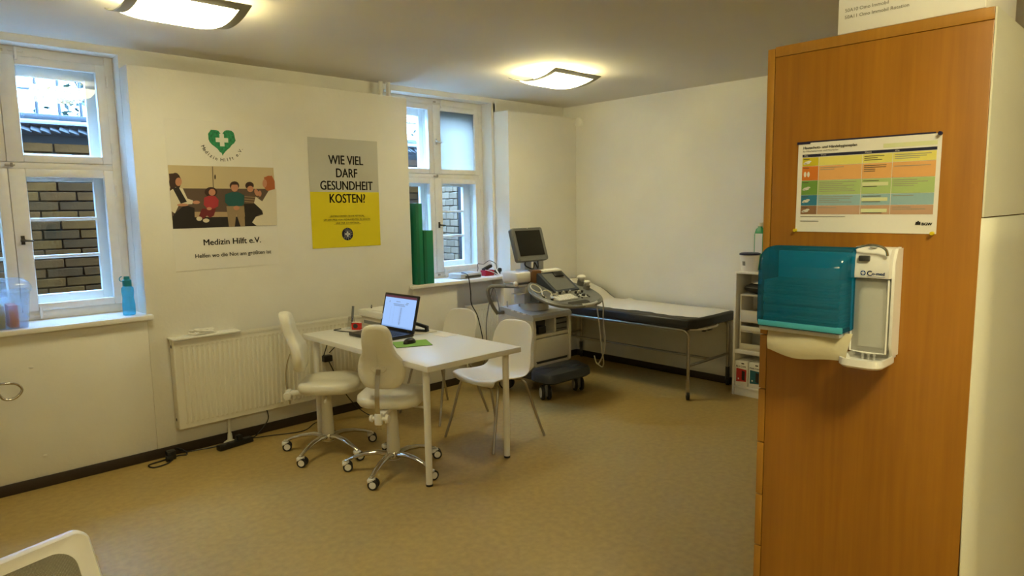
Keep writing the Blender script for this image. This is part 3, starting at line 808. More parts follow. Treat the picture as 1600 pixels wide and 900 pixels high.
obj('cable', MB().tube(spline([(-0.05, -0.03, 0.06), (0.0, -0.05, 0.045), (0.05, -0.07, 0.02), (0.06, -0.10, 0.003)], 6), 0.004, 6).tube(spline([(0.04, 0.0, 0.13), (0.07, -0.02, 0.09), (0.085, -0.06, 0.03), (0.09, -0.08, 0.004)], 6), 0.008, 6), M['paper'], t)

# ---------------------------------------------------------------- table and what lies on it
TZ = 0.74
t = thing('table', 'white rectangular desk with four round legs in the middle of the room', 'table', (2.555, 3.735, 0))
obj('tabletop', MB().span(-0.37, 0.37, -0.75, 0.75, TZ - 0.034, TZ, 0.002), M['worktop'], t)
for sx in (-1, 1):
    for sy in (-1, 1):
        lg = obj('leg', MB().cyl((sx * 0.315, sy * 0.66, 0.012), (sx * 0.315, sy * 0.66, TZ - 0.036), 0.02, 0.021, 20), M['white'], t)
        obj('foot', MB().cyl((sx * 0.315, sy * 0.66, 0.0), (sx * 0.315, sy * 0.66, 0.0125), 0.021, seg=20), M['black'], lg)

# laptop, user side towards -x
M['lap'] = mat('laptop_black', (26, 25, 27), 0.35)
M['keys'] = mat('laptop_keys', (16, 16, 17), 0.5)
M['lcd'] = mat('lcd_page', (16, 17, 20), 0.3, emit=(0.34, 0.55, 0.98), estr=0.92)
M['lcdbar'] = mat('lcd_title_bar', (90, 40, 70), 0.3, emit=(0.10, 0.03, 0.06), estr=0.5)
M['lcdink'] = mat('lcd_print', (90, 100, 130), 0.3, emit=(0.16, 0.22, 0.38), estr=0.6)
M['lcdblue'] = mat('lcd_task_bar', (110, 140, 190), 0.3, emit=(0.18, 0.34, 0.7), estr=0.7)
t = thing('laptop', 'open black laptop showing a document on the white table', 'laptop', (2.52, 3.975, TZ), rz=-PI / 2 + 0.04)
# local: user sits at -y
obj('base', MB().span(-0.20, 0.20, -0.135, 0.135, 0.001, 0.024, 0.006), M['lap'], t)
kb = MB()
for r in range(5):
    for c in range(14): kb.span(-0.17 + c * 0.0245, -0.149 + c * 0.0245, -0.045 + r * 0.024, -0.025 + r * 0.024, 0.0235, 0.026)
obj('keyboard', kb, M['keys'], t, smooth=False, kind='stuff')
obj('touchpad', MB().span(-0.07, 0.03, -0.12, -0.06, 0.0235, 0.0247), M['darkgrey'], t)
lid = obj('lid', MB().span(-0.2, 0.2, 0.0, 0.013, 0.0, 0.265, 0.005), M['lap'], t, loc=(0, 0.128, 0.02), rot=(math.radians(-14), 0, 0))
scr = MB()
scr.flat([(-0.182, 0.022), (0.182, 0.022), (0.182, 0.25), (-0.182, 0.25)], -0.0006, 0)
scr.flat([(-0.182, 0.234), (0.182, 0.234), (0.182, 0.25), (-0.182, 0.25)], -0.0008, 1)
scr.flat([(-0.182, 0.022), (0.182, 0.022), (0.182, 0.03), (-0.182, 0.03)], -0.0008, 3)
scr.flat([(-0.13, 0.198), (-0.122, 0.198), (-0.124, 0.212), (-0.128, 0.212)], -0.0008, 2)
for k, (a, b_, z) in enumerate([(-0.05, 0.0, 0.206), (-0.08, 0.05, 0.188), (-0.07, 0.06, 0.178), (0.07, 0.10, 0.202), (0.06, 0.09, 0.192)]): scr.flat([(a, z), (b_, z), (b_, z + 0.004), (a, z + 0.004)], -0.0008, 2)
for k in range(15): scr.flat([(0.012, 0.045 + k * 0.0085), (0.028, 0.045 + k * 0.0085), (0.028, 0.049 + k * 0.0085), (0.012, 0.049 + k * 0.0085)], -0.0008, 2)
for x in (-0.1, -0.06, 0.0, 0.036): scr.flat([(x, 0.045), (x + 0.0008, 0.045), (x + 0.0008, 0.17), (x, 0.17)], -0.0008, 2)
obj('screen', scr, [M['lcd'], M['lcdbar'], M['lcdink'], M['lcdblue']], lid, smooth=False)

t = thing('mouse_pad', 'lime green mouse pad with black edge beside the laptop', 'mouse pad', (2.505, 3.585, TZ), rz=-0.42)
obj('foam', MB().span(-0.118, 0.118, -0.098, 0.098, 0.0004, 0.003), M['black'], t)
obj('cloth', MB().span(-0.116, 0.116, -0.096, 0.096, 0.003, 0.0042), M['lime'], t)
t = thing('computer_mouse', 'small black computer mouse on the lime green pad', 'mouse', (2.50, 3.605, TZ + 0.0045), rz=0.25)
def mouse_f(u, v):
    a = 2 * PI * u; e = math.sin(PI / 2 * v)
    r = math.cos(PI / 2 * v)
    return (0.052 * r * math.cos(a), 0.031 * r * math.sin(a) * (1 + 0.1 * math.cos(a)), 0.034 * e ** 0.8)
obj('shell', MB().grid(mouse_f, 24, 8), M['black'], t)
obj('wheel', MB().cyl((0.03, -0.004, 0.026), (0.03, 0.004, 0.026), 0.008), M['ltgrey'], t)
tag(obj('paper_note', MB().span(-0.062, 0.062, -0.075, 0.075, 0.0006, 0.0014), M['paper'], loc=(2.855, 3.675, TZ), rot=(0, 0, 0.06)), 'small white paper note lying alone near the table edge', 'paper')
tag(obj('folder_sheet', MB().span(-0.10, 0.10, -0.15, 0.15, 0.0006, 0.006, 0.001), M['paper'], loc=(2.80, 3.97, TZ), rot=(0, 0, -0.1)), 'stack of white sheets lying on the table behind the laptop screen', 'paper')
t = thing('stapler', 'black stapler lying on white sheets behind the laptop screen', 'stapler', (2.80, 3.90, TZ + 0.0065), rz=-1.25)
obj('base', MB().box((0, 0, 0.006), (0.14, 0.035, 0.011), 0.003), M['black'], t)
obj('arm', MB().box((0.0, 0, 0.045), (0.145, 0.028, 0.022), 0.006, rot=(0, 0.2, 0)).box((0.06, 0, 0.022), (0.02, 0.028, 0.04), 0.004), M['black'], t)
t = thing('printer', 'low white printer with papers on top at the far end of the table', 'printer', (2.79, 4.33, TZ), rz=0.0)
obj('body', MB().span(-0.115, 0.12, -0.16, 0.16, 0.0005, 0.075, 0.006), M['cream'], t)
obj('lid', MB().span(-0.135, 0.125, -0.165, 0.165, 0.0755, 0.125, 0.008), M['white'], t)
obj('paper_slot', MB().span(-0.1165, -0.113, -0.12, 0.12, 0.02, 0.045), M['grey'], t)
tag(obj('paper_sheet', MB().span(-0.10, 0.09, -0.12, 0.12, 0.0005, 0.004), M['paper'], loc=(2.78, 4.33, TZ + 0.1255), rot=(0, 0, 0.25)), 'loose white sheets on top of the low white printer', 'paper')
tag(obj('pen', MB().cyl((-0.02, 0.05, 0.006), (0.05, 0.16, 0.006), 0.005, seg=8), M['darkgrey'], loc=(2.74, 4.36, TZ + 0.13)), 'dark pen lying on the papers on the printer', 'pen')
t = thing('tape_dispenser', 'small red tape dispenser near the far table end', 'tape dispenser', (2.545, 4.345, TZ), rz=-0.9)
obj('body', MB().prism([(-0.03, 0.0005), (0.035, 0.0005), (0.035, 0.045), (0.02, 0.052), (-0.02, 0.052), (-0.03, 0.046)], -0.02, 0.02), M['red'], t)
obj('tape_roll', MB().cyl((0.0, -0.0215, 0.028), (0.0, 0.0215, 0.028), 0.018), M['darkgrey'], t)
obj('cutter', MB().span(-0.032, 0.036, -0.012, 0.012, 0.052, 0.055), M['paper'], t)
t = thing('pen_holder', 'clear plastic tumbler holding one marker at the far table end', 'holder', (2.545, 4.415, TZ))
obj('cup', MB().lathe([(0.0, 0.001), (0.04, 0.001), (0.032, 0.02), (0.022, 0.09), (0.020, 0.09), (0.03, 0.02), (0.0, 0.004)], (0, 0, 0), 18), M['clear'], t)
tag(obj('marker', MB().cyl((0, 0, 0.03), (0.012, 0.004, 0.075), 0.006, seg=8, mi=0).cyl((0.012, 0.004, 0.075), (0.026, 0.01, 0.165), 0.0095, seg=10, mi=1), [M['black'], M['mgrey']], loc=(2.545, 4.415, TZ)), 'grey marker standing upright in the clear tumbler', 'marker')
tag(obj('charging_cable', MB().tube(spline([(2.47, 4.44, TZ + 0.004), (2.40, 4.42, TZ + 0.006), (2.42, 4.32, TZ + 0.006), (2.46, 4.22, TZ + 0.006), (2.48, 4.178, TZ + 0.012)], 8), 0.0035, 6), M['black']), 'thin black laptop cord running across the far table end', 'cord')

# ---------------------------------------------------------------- swivel work chairs (built facing +x)
def pillow(outline, n, depth, front):
    """upholstered slab: outline in (y,z); depth in x with softly rounded edges"""
    mb = MB(); rr = []
    cx = sum(p[0] for p in outline) / len(outline); cz = sum(p[1] for p in outline) / len(outline)
    for k, (s, d) in enumerate(((0.02, -0.5), (0.6, -0.5), (0.88, -0.46), (0.97, -0.32), (1.0, 0.0), (0.97, 0.3), (0.88, 0.45), (0.6, 0.52), (0.02, 0.55))):
        ax = lambda p: min(0.90, max(0.645, p[1]))
        rr.append([(front(p[0] * s, ax(p) + (p[1] - ax(p)) * s) + d * depth, p[0] * s, ax(p) + (p[1] - ax(p)) * s) for p in outline])
    return mb.rings(rr)
def caster(par, x, y, a, zt, big=1.0, mats=None):
    h = obj('caster', MB().cyl((0, 0, zt - 0.03), (0, 0, zt + 0.004), 0.008).box((0, 0, 0.052 * big), (0.045 * big, 0.05 * big, 0.028 * big), 0.009), M['plastic'], par, loc=(x, y, 0), rot=(0, 0, a))
    for s in (-1, 1):
        w_ = obj('wheel', MB().lathe([(0.0, s * 0.026 * big), (0.0205 * big, s * 0.026 * big), (0.0205 * big, s * 0.006 * big), (0.0, s * 0.006 * big)], (0.012, 0, 0.031 * big), 20, axis='y', mi=0).lathe([(0.021 * big, s * 0.0255 * big), (0.0305 * big, s * 0.024 * big), (0.0305 * big, s * 0.009 * big), (0.021 * big, s * 0.007 * big)], (0.012, 0, 0.031 * big), 24, axis='y', mi=1), [M['plastic'], M['rubber']], h)
    return h
def swivel_chair(name, label, x, y, face, foot0):
    t = thing(name, label, 'chair', (x, y, 0), face, group='white swivel chairs')
    def seat_f():
        mb = MB(); rr = []
        base = []
        for (u, v) in rrect(0.40, 0.42, 0.12, 8):
            base.append((u + 0.03, v * (1.0 - 0.10 * max(0, -u) / 0.2)))
        for s, z in ((0.02, 0.432), (0.7, 0.432), (0.93, 0.438), (1.0, 0.462), (0.98, 0.484), (0.90, 0.496), (0.6, 0.500), (0.3, 0.494), (0.02, 0.492)):
            rr.append([(0.03 + (a - 0.03) * s, b_ * s, z + (0.010 * (abs(b_) / 0.21) ** 2 if z > 0.47 else 0)) for a, b_ in base])
        return mb.rings(rr)
    obj('seat', seat_f(), M['vinyl'], t, angle=70)
    # backrest: wide lower lobe, narrower upper lobe
    half = [(0.0, 0.565), (0.07, 0.568), (0.115, 0.59), (0.142, 0.64), (0.146, 0.69), (0.132, 0.74), (0.108, 0.78), (0.094, 0.815), (0.09, 0.86), (0.085, 0.91), (0.065, 0.948), (0.035, 0.962), (0.0, 0.966)]
    pts = [(a, b_) for a, b_ in half] + [(-a, b_) for a, b_ in reversed(half[1:-1])]
    sm = [tuple(v)[:2] for v in spline([(a, b_, 0) for a, b_ in pts] + [(pts[0][0], pts[0][1], 0)], 3)][:-1]
    cur = lambda yy, zz: -0.185 + 0.035 * min(1, max(0, (0.84 - zz) / 0.16)) - 0.03 * math.cos((zz - 0.68) * 9) * (1 if zz < 0.9 else 1) * 0.6 - (max(0, zz - 0.74)) * 0.34 + 0.9 * yy * yy
    obj('backrest', pillow(sm, 0, 0.068, cur), M['vinyl'], t, angle=70)
    pl = MB().lathe([(0.0, -0.010), (0.026, -0.010), (0.03, -0.004), (0.03, 0.006)], (0, 0, 0), 18, axis='x')
    pl.bm.transform(Matrix.Translation((-0.205, 0, 0.692)) @ Matrix.Diagonal((1, 1.55, 0.75, 1)))
    obj('back_plate', pl, M['cream'], t)
    st = MB()
    path = spline([(-0.212, 0, 0.695), (-0.228, 0, 0.66), (-0.250, 0, 0.58), (-0.256, 0, 0.48), (-0.245, 0, 0.395), (-0.24, 0, 0.34)], 6)
    st.rings([[(p.x - 0.003, -0.014, p.z), (p.x + 0.003, -0.014, p.z), (p.x + 0.003, 0.014, p.z), (p.x - 0.003, 0.014, p.z)] for p in path])
    obj('back_strut', st, M['chrome'], t)
    br = obj('bracket', MB().box((-0.243, 0, 0.405), (0.035, 0.045, 0.07), 0.008).box((-0.11, 0, 0.415), (0.26, 0.05, 0.028), 0.008), M['plastic'], t)
    obj('knob', MB().lathe([(0.0, -0.065), (0.024, -0.062), (0.027, -0.045), (0.012, -0.04), (0.012, -0.02)], (-0.243, 0, 0.408), 12, axis='y'), M['plastic'], br)
    obj('knob', MB().lathe([(0.0, 0.055), (0.02, 0.052), (0.023, 0.038), (0.012, 0.034), (0.012, 0.02)], (-0.243, 0, 0.408), 12, axis='y'), M['plastic'], br)
    obj('lever', MB().tube([(0.0, -0.03, 0.415), (0.02, -0.16, 0.405), (0.02, -0.21, 0.40)], [0.006, 0.006, 0.009], 8), M['plastic'], t)
    obj('seat_plate', MB().box((0.01, 0, 0.424), (0.22, 0.18, 0.016), 0.004), M['cream'], t)
    obj('column', MB().lathe([(0.0, 0.075), (0.042, 0.075), (0.04, 0.20), (0.038, 0.21), (0.035, 0.32), (0.033, 0.33), (0.031, 0.416), (0.0, 0.416)], (0, 0, 0), 24), M['cream'], t)
    obj('hub', MB().lathe([(0.0, 0.07), (0.04, 0.072), (0.046, 0.09), (0.046, 0.115), (0.041, 0.125), (0.0, 0.125)], (0, 0, 0), 24), M['chrome'], t)
    for k in range(5):
        a = foot0 + k * 2 * PI / 5 - face
        ca, sa = math.cos(a), math.sin(a)
        leg = MB(); rr = []
        for s, z, w_, h_ in ((0.035, 0.112, 0.024, 0.018), (0.10, 0.122, 0.021, 0.016), (0.18, 0.115, 0.018, 0.013), (0.25, 0.095, 0.015, 0.011), (0.295, 0.078, 0.013, 0.009), (0.31, 0.072, 0.010, 0.006)):
            rr.append([(s * ca - w_ * math.cos(q) * sa, s * sa + w_ * math.cos(q) * ca, z + h_ * math.sin(q) - 0.006) for q in [2 * PI * i / 10 for i in range(10)]])
        leg.rings(rr)
        obj('leg', leg, M['chrome'], t)
        caster(t, 0.30 * ca, 0.30 * sa, -face - 0.15 - 0.35 * (k % 3), 0.072)
    return t
A0 = math.radians(62.1)
swivel_chair('swivel_chair', 'white swivel chair nearest the radiator, seen from its side', 2.115, 4.04, math.radians(-36), A0)
swivel_chair('swivel_chair', 'white swivel chair nearer the camera, back turned to us', 2.235, 3.435, math.radians(38), math.radians(66.5))

# ---------------------------------------------------------------- shell chairs (built facing -x)
def shell_chair(label, x, y, rz):
    t = thing('shell_chair', label, 'chair', (x, y, 0), rz, group='white shell chairs')
    prof = spline([(-0.215, 0, 0.425), (-0.195, 0, 0.447), (-0.13, 0, 0.452), (-0.02, 0, 0.440), (0.09, 0, 0.438), (0.155, 0, 0.470), (0.185, 0, 0.545), (0.20, 0, 0.64), (0.222, 0, 0.74), (0.240, 0, 0.815)], 4)
    n = len(prof) - 1
    def hw(s):
        if s < 0.1: return 0.175 + 0.045 * math.sin(PI / 2 * s / 0.1)
        if s < 0.5: return 0.22 + 0.01 * math.sin(PI * (s - 0.1) / 0.4)
        if s < 0.8: return 0.22 - 0.025 * (s - 0.5) / 0.3
        q = (s - 0.8) / 0.2
        return 0.195 * (1 - 0.10 * q ** 2)
    def f(off):
        def g(u, v):
            i = min(n - 1, int(v * n)); k = v * n - i
            p = prof[i].lerp(prof[i + 1], k); tg = (prof[i + 1] - prof[i]).normalized(); nr = Vector((-tg.z, 0, tg.x))
            s = 2 * u - 1
            side = hw(v) * s
            dish = 0.028 * (abs(s) ** 2.2) * (1 if v > 0.1 else v * 10)
            drop = 0.0
            if v > 0.8:
                drop = -0.075 * (1 - math.sqrt(max(0.0, 1 - abs(s) ** 2.6))) * ((v - 0.8) / 0.2)
            if v < 0.08: drop = 0.0
            fr = 0.035 * abs(s) ** 3 * max(0, 1 - v / 0.12)
            q = p + nr * (dish + off)
            return (q.x + fr, side, q.z + drop)
        return g
    mb = MB(); mb.grid(f(0.0), 20, n * 1)
    me = obj('seat_shell', mb, M['shell'], t, angle=80)
    so = me.modifiers.new('thickness', 'SOLIDIFY'); so.thickness = 0.008; so.offset = 0
    su = me.modifiers.new('smooth', 'SUBSURF'); su.levels = 1; su.render_levels = 1
    fm = MB()
    fm.tube(spline([(-0.13, -0.17, 0.425), (-0.12, 0, 0.418), (-0.13, 0.17, 0.425)], 4), 0.008, 8)
    fm.tube(spline([(0.10, -0.17, 0.422), (0.10, 0, 0.416), (0.10, 0.17, 0.422)], 4), 0.008, 8)
    for s in (-1, 1): fm.tube([(-0.13, s * 0.06, 0.420), (0.10, s * 0.06, 0.416)], 0.007, 8)
    obj('underframe', fm, M['steel'], t)
    for (ax, bx) in ((-0.13, -0.255), (0.10, 0.245)):
        for s in (-1, 1):
            obj('leg', MB().tube(spline([(ax, s * 0.13, 0.421), (ax + (bx - ax) * 0.08, s * 0.175, 0.414), (ax + (bx - ax) * 0.2, s * 0.195, 0.37), (ax + (bx - ax) * 0.6, s * 0.22, 0.18), (bx, s * 0.25, 0.002)], 5), 0.0095, 10), M['steel'], t)
    return t
shell_chair('white shell chair on splayed metal legs at the near right end of the table', 3.09, 3.43, 0.02)
shell_chair('white shell chair behind the table, in front of the niche radiator', 3.19, 4.145, 0.03)

# ---------------------------------------------------------------- near chair, cut off at the lower left corner
t = thing('mesh_chair', 'white plastic chair with woven mesh back in the lower left corner', 'chair', (0.205, 1.785, 0), rz=0.30)
M['mesh'] = mat('woven_mesh', (150, 146, 134), 0.7)
_nt = M['mesh'].node_tree; _b = _nt.nodes['Principled BSDF']
_tc = _nt.nodes.new('ShaderNodeTexCoord'); _w1 = _nt.nodes.new('ShaderNodeTexWave'); _w1.inputs['Scale'].default_value = 105
_w2 = _nt.nodes.new('ShaderNodeTexWave'); _w2.bands_direction = 'Z'; _w2.inputs['Scale'].default_value = 105
_mu = _nt.nodes.new('ShaderNodeMath'); _mu.operation = 'MULTIPLY'; _bp = _nt.nodes.new('ShaderNodeBump'); _bp.inputs['Strength'].default_value = 0.9; _bp.inputs['Distance'].default_value = 0.003
for a_, b_ in ((_tc.outputs['Object'], _w1.inputs[0]), (_tc.outputs['Object'], _w2.inputs[0]), (_w1.outputs[1], _mu.inputs[0]), (_w2.outputs[1], _mu.inputs[1]), (_mu.outputs[0], _bp.inputs['Height']), (_bp.outputs[0], _b.inputs['Normal'])): _nt.links.new(a_, b_)
_rp = _nt.nodes.new('ShaderNodeValToRGB'); _rp.color_ramp.elements[0].color = lin(150, 144, 128); _rp.color_ramp.elements[1].color = lin(214, 209, 196)
_nt.links.new(_mu.outputs[0], _rp.inputs[0]); _nt.links.new(_rp.outputs[0], _b.inputs['Base Color'])
Wb, Hb, LEAN = 0.46, 0.40, 0.42
def back_pt(a, b_, d):   # a across, b_ up from the lower edge, d towards the sitter (-y)
    bend = 1.1 * a * a
    return (a, 0.14 + b_ * math.sin(LEAN) - (d + bend) * math.cos(LEAN), 0.398 + b_ * math.cos(LEAN) - (d + bend) * math.sin(LEAN) * 0.0)
fr = MB(); outer = rrect(Wb, Hb, 0.03, 6, 0, Hb / 2); inner = rrect(Wb - 0.075, Hb - 0.085, 0.045, 6, 0, Hb / 2 - 0.005)
def ringp(pl, d): return [back_pt(a, b_, d) for a, b_ in pl]
mid = rrect(Wb - 0.012, Hb - 0.012, 0.026, 6, 0, Hb / 2)
fr.rings([ringp(inner, -0.012), ringp(mid, -0.014), ringp(outer, -0.004), ringp(outer, 0.010), ringp(mid, 0.020), ringp(rrect(Wb - 0.05, Hb - 0.06, 0.045, 6, 0, Hb / 2), 0.006), ringp(inner, 0.004), ringp(inner, -0.012)], cap0=False, cap1=False)
obj('back_frame', fr, M['shell'], t, angle=60)
obj('back_mesh', MB().rings([ringp([(a * s, Hb / 2 - 0.005 + (b_ - Hb / 2 + 0.005) * s) for a, b_ in inner], 0.0) for s in (1.02, 0.8, 0.6, 0.4, 0.2, 0.02)], cap0=False), M['mesh'], t)
obj('seat', MB().rings([[(0 + a * s, -0.06 + b_ * s, z - 0.02) for a, b_ in rrect(0.46, 0.43, 0.07, 6)] for s, z in ((0.02, 0.42), (0.94, 0.42), (1.0, 0.43), (1.0, 0.44), (0.95, 0.448), (0.8, 0.440), (0.02, 0.436))]), M['shell'], t)
for sx in (-1, 1):
    obj('leg', MB().tube([(sx * 0.17, -0.2, 0.405), (sx * 0.22, -0.27, 0.0)], 0.012, 10), M['steel'], t)
    obj('leg', MB().tube([(sx * 0.17, 0.10, 0.405), (sx * 0.22, 0.2, 0.0)], 0.012, 10), M['steel'], t)
    obj('back_arm', MB().tube(spline([(sx * 0.15, 0.06, 0.41), (sx * 0.15, 0.15, 0.415), (sx * 0.15, 0.185, 0.48)], 4), 0.014, 8), M['shell'], t)

# ---------------------------------------------------------------- ultrasound machine (front towards -y)
t = thing('ultrasound_machine', 'grey and ivory ultrasound machine on casters with monitor and tilted console', 'ultrasound machine', (4.21, 4.08, 0), rz=-0.02)
bw = 0.235
bd = MB()
side = [(-0.18, 0.27), (-0.185, 0.60), (-0.17, 0.695), (-0.14, 0.71), (0.22, 0.745), (0.26, 0.72), (0.27, 0.30), (0.22, 0.20), (-0.10, 0.20)]
for x0, x1 in ((-bw, -bw + 0.03), (bw - 0.03, bw)): bd.prism(side, x0, x1, plane='yz')
bd.span(-bw + 0.03, bw - 0.03, -0.02, 0.26, 0.22, 0.70)
bd.span(-bw + 0.03, bw - 0.03, -0.17, -0.02, 0.23, 0.295)
bd.span(-bw + 0.03, bw - 0.03, -0.175, -0.02, 0.505, 0.535, 0.004)
bd.span(0.03, 0.05, -0.175, -0.02, 0.535, 0.66)
obj('body', bd, M['mlight'], t)
tp = MB().prism([(-0.185, 0.662), (-0.188, 0.69), (-0.17, 0.712), (0.22, 0.752), (0.255, 0.735), (0.262, 0.70), (-0.10, 0.662)], -bw - 0.004, bw + 0.004, plane='yz')
obj('top_cover', tp, M['ltgrey'], t)
for k in range(3): obj('latch', MB().box((-bw - 0.006, -0.08 + k * 0.075, 0.715 + k * 0.008), (0.012, 0.03, 0.012), 0.003), M['plastic'], t)
obj('front_door', MB().span(-bw + 0.032, bw - 0.032, -0.182, -0.165, 0.305, 0.50, 0.006), M['mlight'], t)
obj('vent', MB().span(-bw + 0.05, bw - 0.04, -0.172, -0.160, 0.283, 0.303), M['darkgrey'], t)
obj('bay', MB().span(-bw + 0.032, 0.028, -0.06, -0.022, 0.537, 0.66), M['darkgrey'], t)
obj('video_unit', MB().span(-0.15, -0.06, -0.16, -0.06, 0.537, 0.60, 0.004), M['black'], t)
d_ = obj('disc_drive', MB().span(0.056, bw - 0.034, -0.165, -0.02, 0.54, 0.642, 0.004), M['mgrey'], t)
obj('drive_slot', MB().span(0.066, bw - 0.044, -0.168, -0.163, 0.60, 0.612).span(0.066, bw - 0.044, -0.168, -0.163, 0.555, 0.562), M['black'], d_)
# foot rest and casters
fr = []
for s, z in ((0.9, 0.150), (1.0, 0.165), (1.0, 0.205), (0.95, 0.232), (0.8, 0.240), (0.02, 0.238)):
    fr.append([(a * s, -0.28 + b_ * s, z + (0.02 if b_ > 0 and z > 0.2 else 0)) for a, b_ in rrect(0.56, 0.26, 0.08, 6)])
obj('foot_rest', MB().rings(fr), M['mblue'], t)
obj('chassis', MB().span(-0.2, 0.2, -0.2, 0.25, 0.135, 0.2, 0.01), M['darkgrey'], t)
for sx, sy in ((-0.205, -0.29), (0.205, -0.29), (-0.205, 0.20), (0.205, 0.20)):
    a = -0.55 if sy < 0 else 0.4
    c = obj('caster', MB().box((0, 0, 0.085), (0.075, 0.03, 0.11), 0.01).cyl((0, 0, 0.12), (0, 0, 0.152), 0.016), M['mgrey'], t, loc=(sx, sy, 0), rot=(0, 0, a + PI / 2))
    for s in (-1, 1):
        obj('wheel', MB().lathe([(0.0, s * 0.046), (0.042, s * 0.046), (0.044, s * 0.04)], (0, 0, 0.064), 24, axis='y', mi=0).lathe([(0.044, s * 0.042), (0.058, s * 0.04), (0.063, s * 0.034), (0.063, s * 0.02), (0.055, s * 0.015), (0.01, s * 0.015)], (0, 0, 0.064), 28, axis='y', mi=1), [M['ltgrey'], M['rubber']], c)
# swivel neck
obj('neck', MB().lathe([(0.0, 0.725), (0.125, 0.728), (0.125, 0.79), (0.10, 0.80), (0.0, 0.80)], (-0.02, 0.02, 0), 24), M['ltgrey'], t)
obj('lift_arm', MB().prism([(-0.10, 0.80), (0.09, 0.80), (0.10, 0.93), (-0.16, 0.865)], -0.09, 0.07, plane='yz'), M['mgrey'], t)
# console: rounded tray tilted to the operator
CT = math.radians(17)
con = bpy.data.objects.new('console', None)
def cons(a, b_, h):   # a across, b_ depth from the front edge, h above the plane
    return (a - 0.06, -0.64 + b_ * math.cos(CT) - h * math.sin(CT), 0.828 + b_ * math.sin(CT) + h * math.cos(CT))
def outline(s=1.0, n=40, w0=0.0):
    pts = []
    for k in range(n):
        a = 2 * PI * k / n
        ca, sa = math.cos(a), math.sin(a)
        x = 0.325 * math.copysign(abs(ca) ** 0.75, ca); y = 0.27 * math.copysign(abs(sa) ** 0.8, sa)
        if y > 0: x *= 1 - 0.22 * (y / 0.27)
        pts.append((x * s, 0.28 + y * s))
    return pts
cm = MB().rings([[cons(a, b_, h) for a, b_ in outline(s)] for s, h in ((0.02, -0.045), (0.8, -0.045), (0.95, -0.03), (1.0, -0.008), (1.0, 0.006), (0.965, 0.014), (0.93, 0.008), (0.02, 0.008))])
con = obj('console', cm, M['mgrey'], t, angle=50)
rim = MB(); ro = outline(1.0)
rim.tube([cons(a * 1.01, 0.28 + (b_ - 0.28) * 1.02, -0.006) for a, b_ in ro + ro[:1]], 0.012, 8)
obj('rim', rim, M['grey'], con)
def slabc(a0, a1, b0, b1, h0, h1, mb=None):
    mb = mb or MB()
    return mb.rings([[cons(a0, b0, h), cons(a1, b0, h), cons(a1, b1, h), cons(a0, b1, h)] for h in (h0, h1)])
tpm = MB()
tpm.rings([[cons(x, 0.275, 0.006), cons(x, 0.275, 0.016), cons(x, 0.515, 0.092), cons(x, 0.525, 0.07), cons(x, 0.50, 0.006)] for x in (-0.115, 0.185)])
obj('touch_panel', tpm, M['mblue'], con)
def tilt(x, s, e): return cons(x, 0.275 + 0.24 * s, 0.016 + 0.076 * s + e)
obj('touch_screen', MB().rings([[tilt(-0.085, 0.07, e), tilt(0.155, 0.07, e), tilt(0.155, 0.92, e), tilt(-0.085, 0.92, e)] for e in (0.0, 0.002)]), M['bezel'], con)
kbm = MB()
obj('keyboard', slabc(-0.225, 0.005, 0.115, 0.215, 0.009, 0.014), M['ltgrey'], con)
for r in range(4):
    for c in range(12): slabc(-0.218 + c * 0.0185, -0.204 + c * 0.0185, 0.122 + r * 0.0225, 0.14 + r * 0.0225, 0.014, 0.019, kbm)
obj('keys', kbm, M['plastic'], con, smooth=False, kind='stuff')
for k in range(9):
    p = cons(-0.16 + k * 0.04, 0.25 - (0.03 if k > 5 else 0), 0.008); q = cons(-0.16 + k * 0.04, 0.25 - (0.03 if k > 5 else 0), 0.028)
    obj('dial', MB().cyl(p, q, 0.011, 0.009, 12), M['ltgrey'] if k % 2 else M['darkgrey'], con)
p = cons(0.10, 0.15, 0.010)
obj('trackball_ring', MB().cyl(cons(0.10, 0.15, 0.008), cons(0.10, 0.15, 0.013), 0.034, seg=20), M['ltgrey'], con)
obj('trackball', MB().ball(cons(0.10, 0.15, 0.012), 0.017), M['black'], con)
for k in range(10):
    a = 2 * PI * k / 10
    if k in (7, 8): continue
    obj('button', MB().cyl(cons(0.10 + 0.055 * math.cos(a), 0.15 + 0.05 * math.sin(a), 0.008), cons(0.10 + 0.055 * math.cos(a), 0.15 + 0.05 * math.sin(a), 0.015), 0.008, seg=8), M['darkgrey'], con)
obj('handle_slot', MB().rings([[cons(a - 0.055, b_ + 0.055, h) for a, b_ in rrect(0.24, 0.055, 0.027, 5)] for h in (0.0085, 0.0105)]), M['black'], con)
obj('front_grip', MB().tube(spline([cons(-0.06, 0.016, -0.004), cons(0.0, 0.006, -0.004), cons(0.07, 0.010, -0.004), cons(0.14, 0.030, -0.004)], 6), 0.017, 10), M['ltgrey'], con)
# probe holders and probes
hold = obj('probe_holder', MB().cyl(cons(0.29, 0.36, -0.02), cons(0.29, 0.36, 0.05), 0.032, seg=16).cyl(cons(0.27, 0.27, -0.02), cons(0.27, 0.27, 0.045), 0.028, seg=16), M['grey'], t)
def probe(label, loc, ax, r):
    p = thing('ultrasound_probe', label, 'probe', loc, group='probes in the holders')
    obj('head', MB().ball((0, 0, 0.02), r, (1.1, 0.9, 0.55), 16), M['plastic'], p)
    obj('grip', MB().lathe([(0.012, -0.05), (0.018, -0.02), (r * 0.6, 0.005), (r * 0.5, 0.02)], (0, 0, 0), 14), M['ltgrey'], p)
    return p
R_ = lambda v: Matrix.Translation((4.21, 4.08, 0)) @ Matrix.Rotation(-0.02, 4, 'Z') @ Vector(v)
p1 = probe('white curved probe resting highest in the right console holder', R_(cons(0.29, 0.36, 0.06)), 0, 0.042)
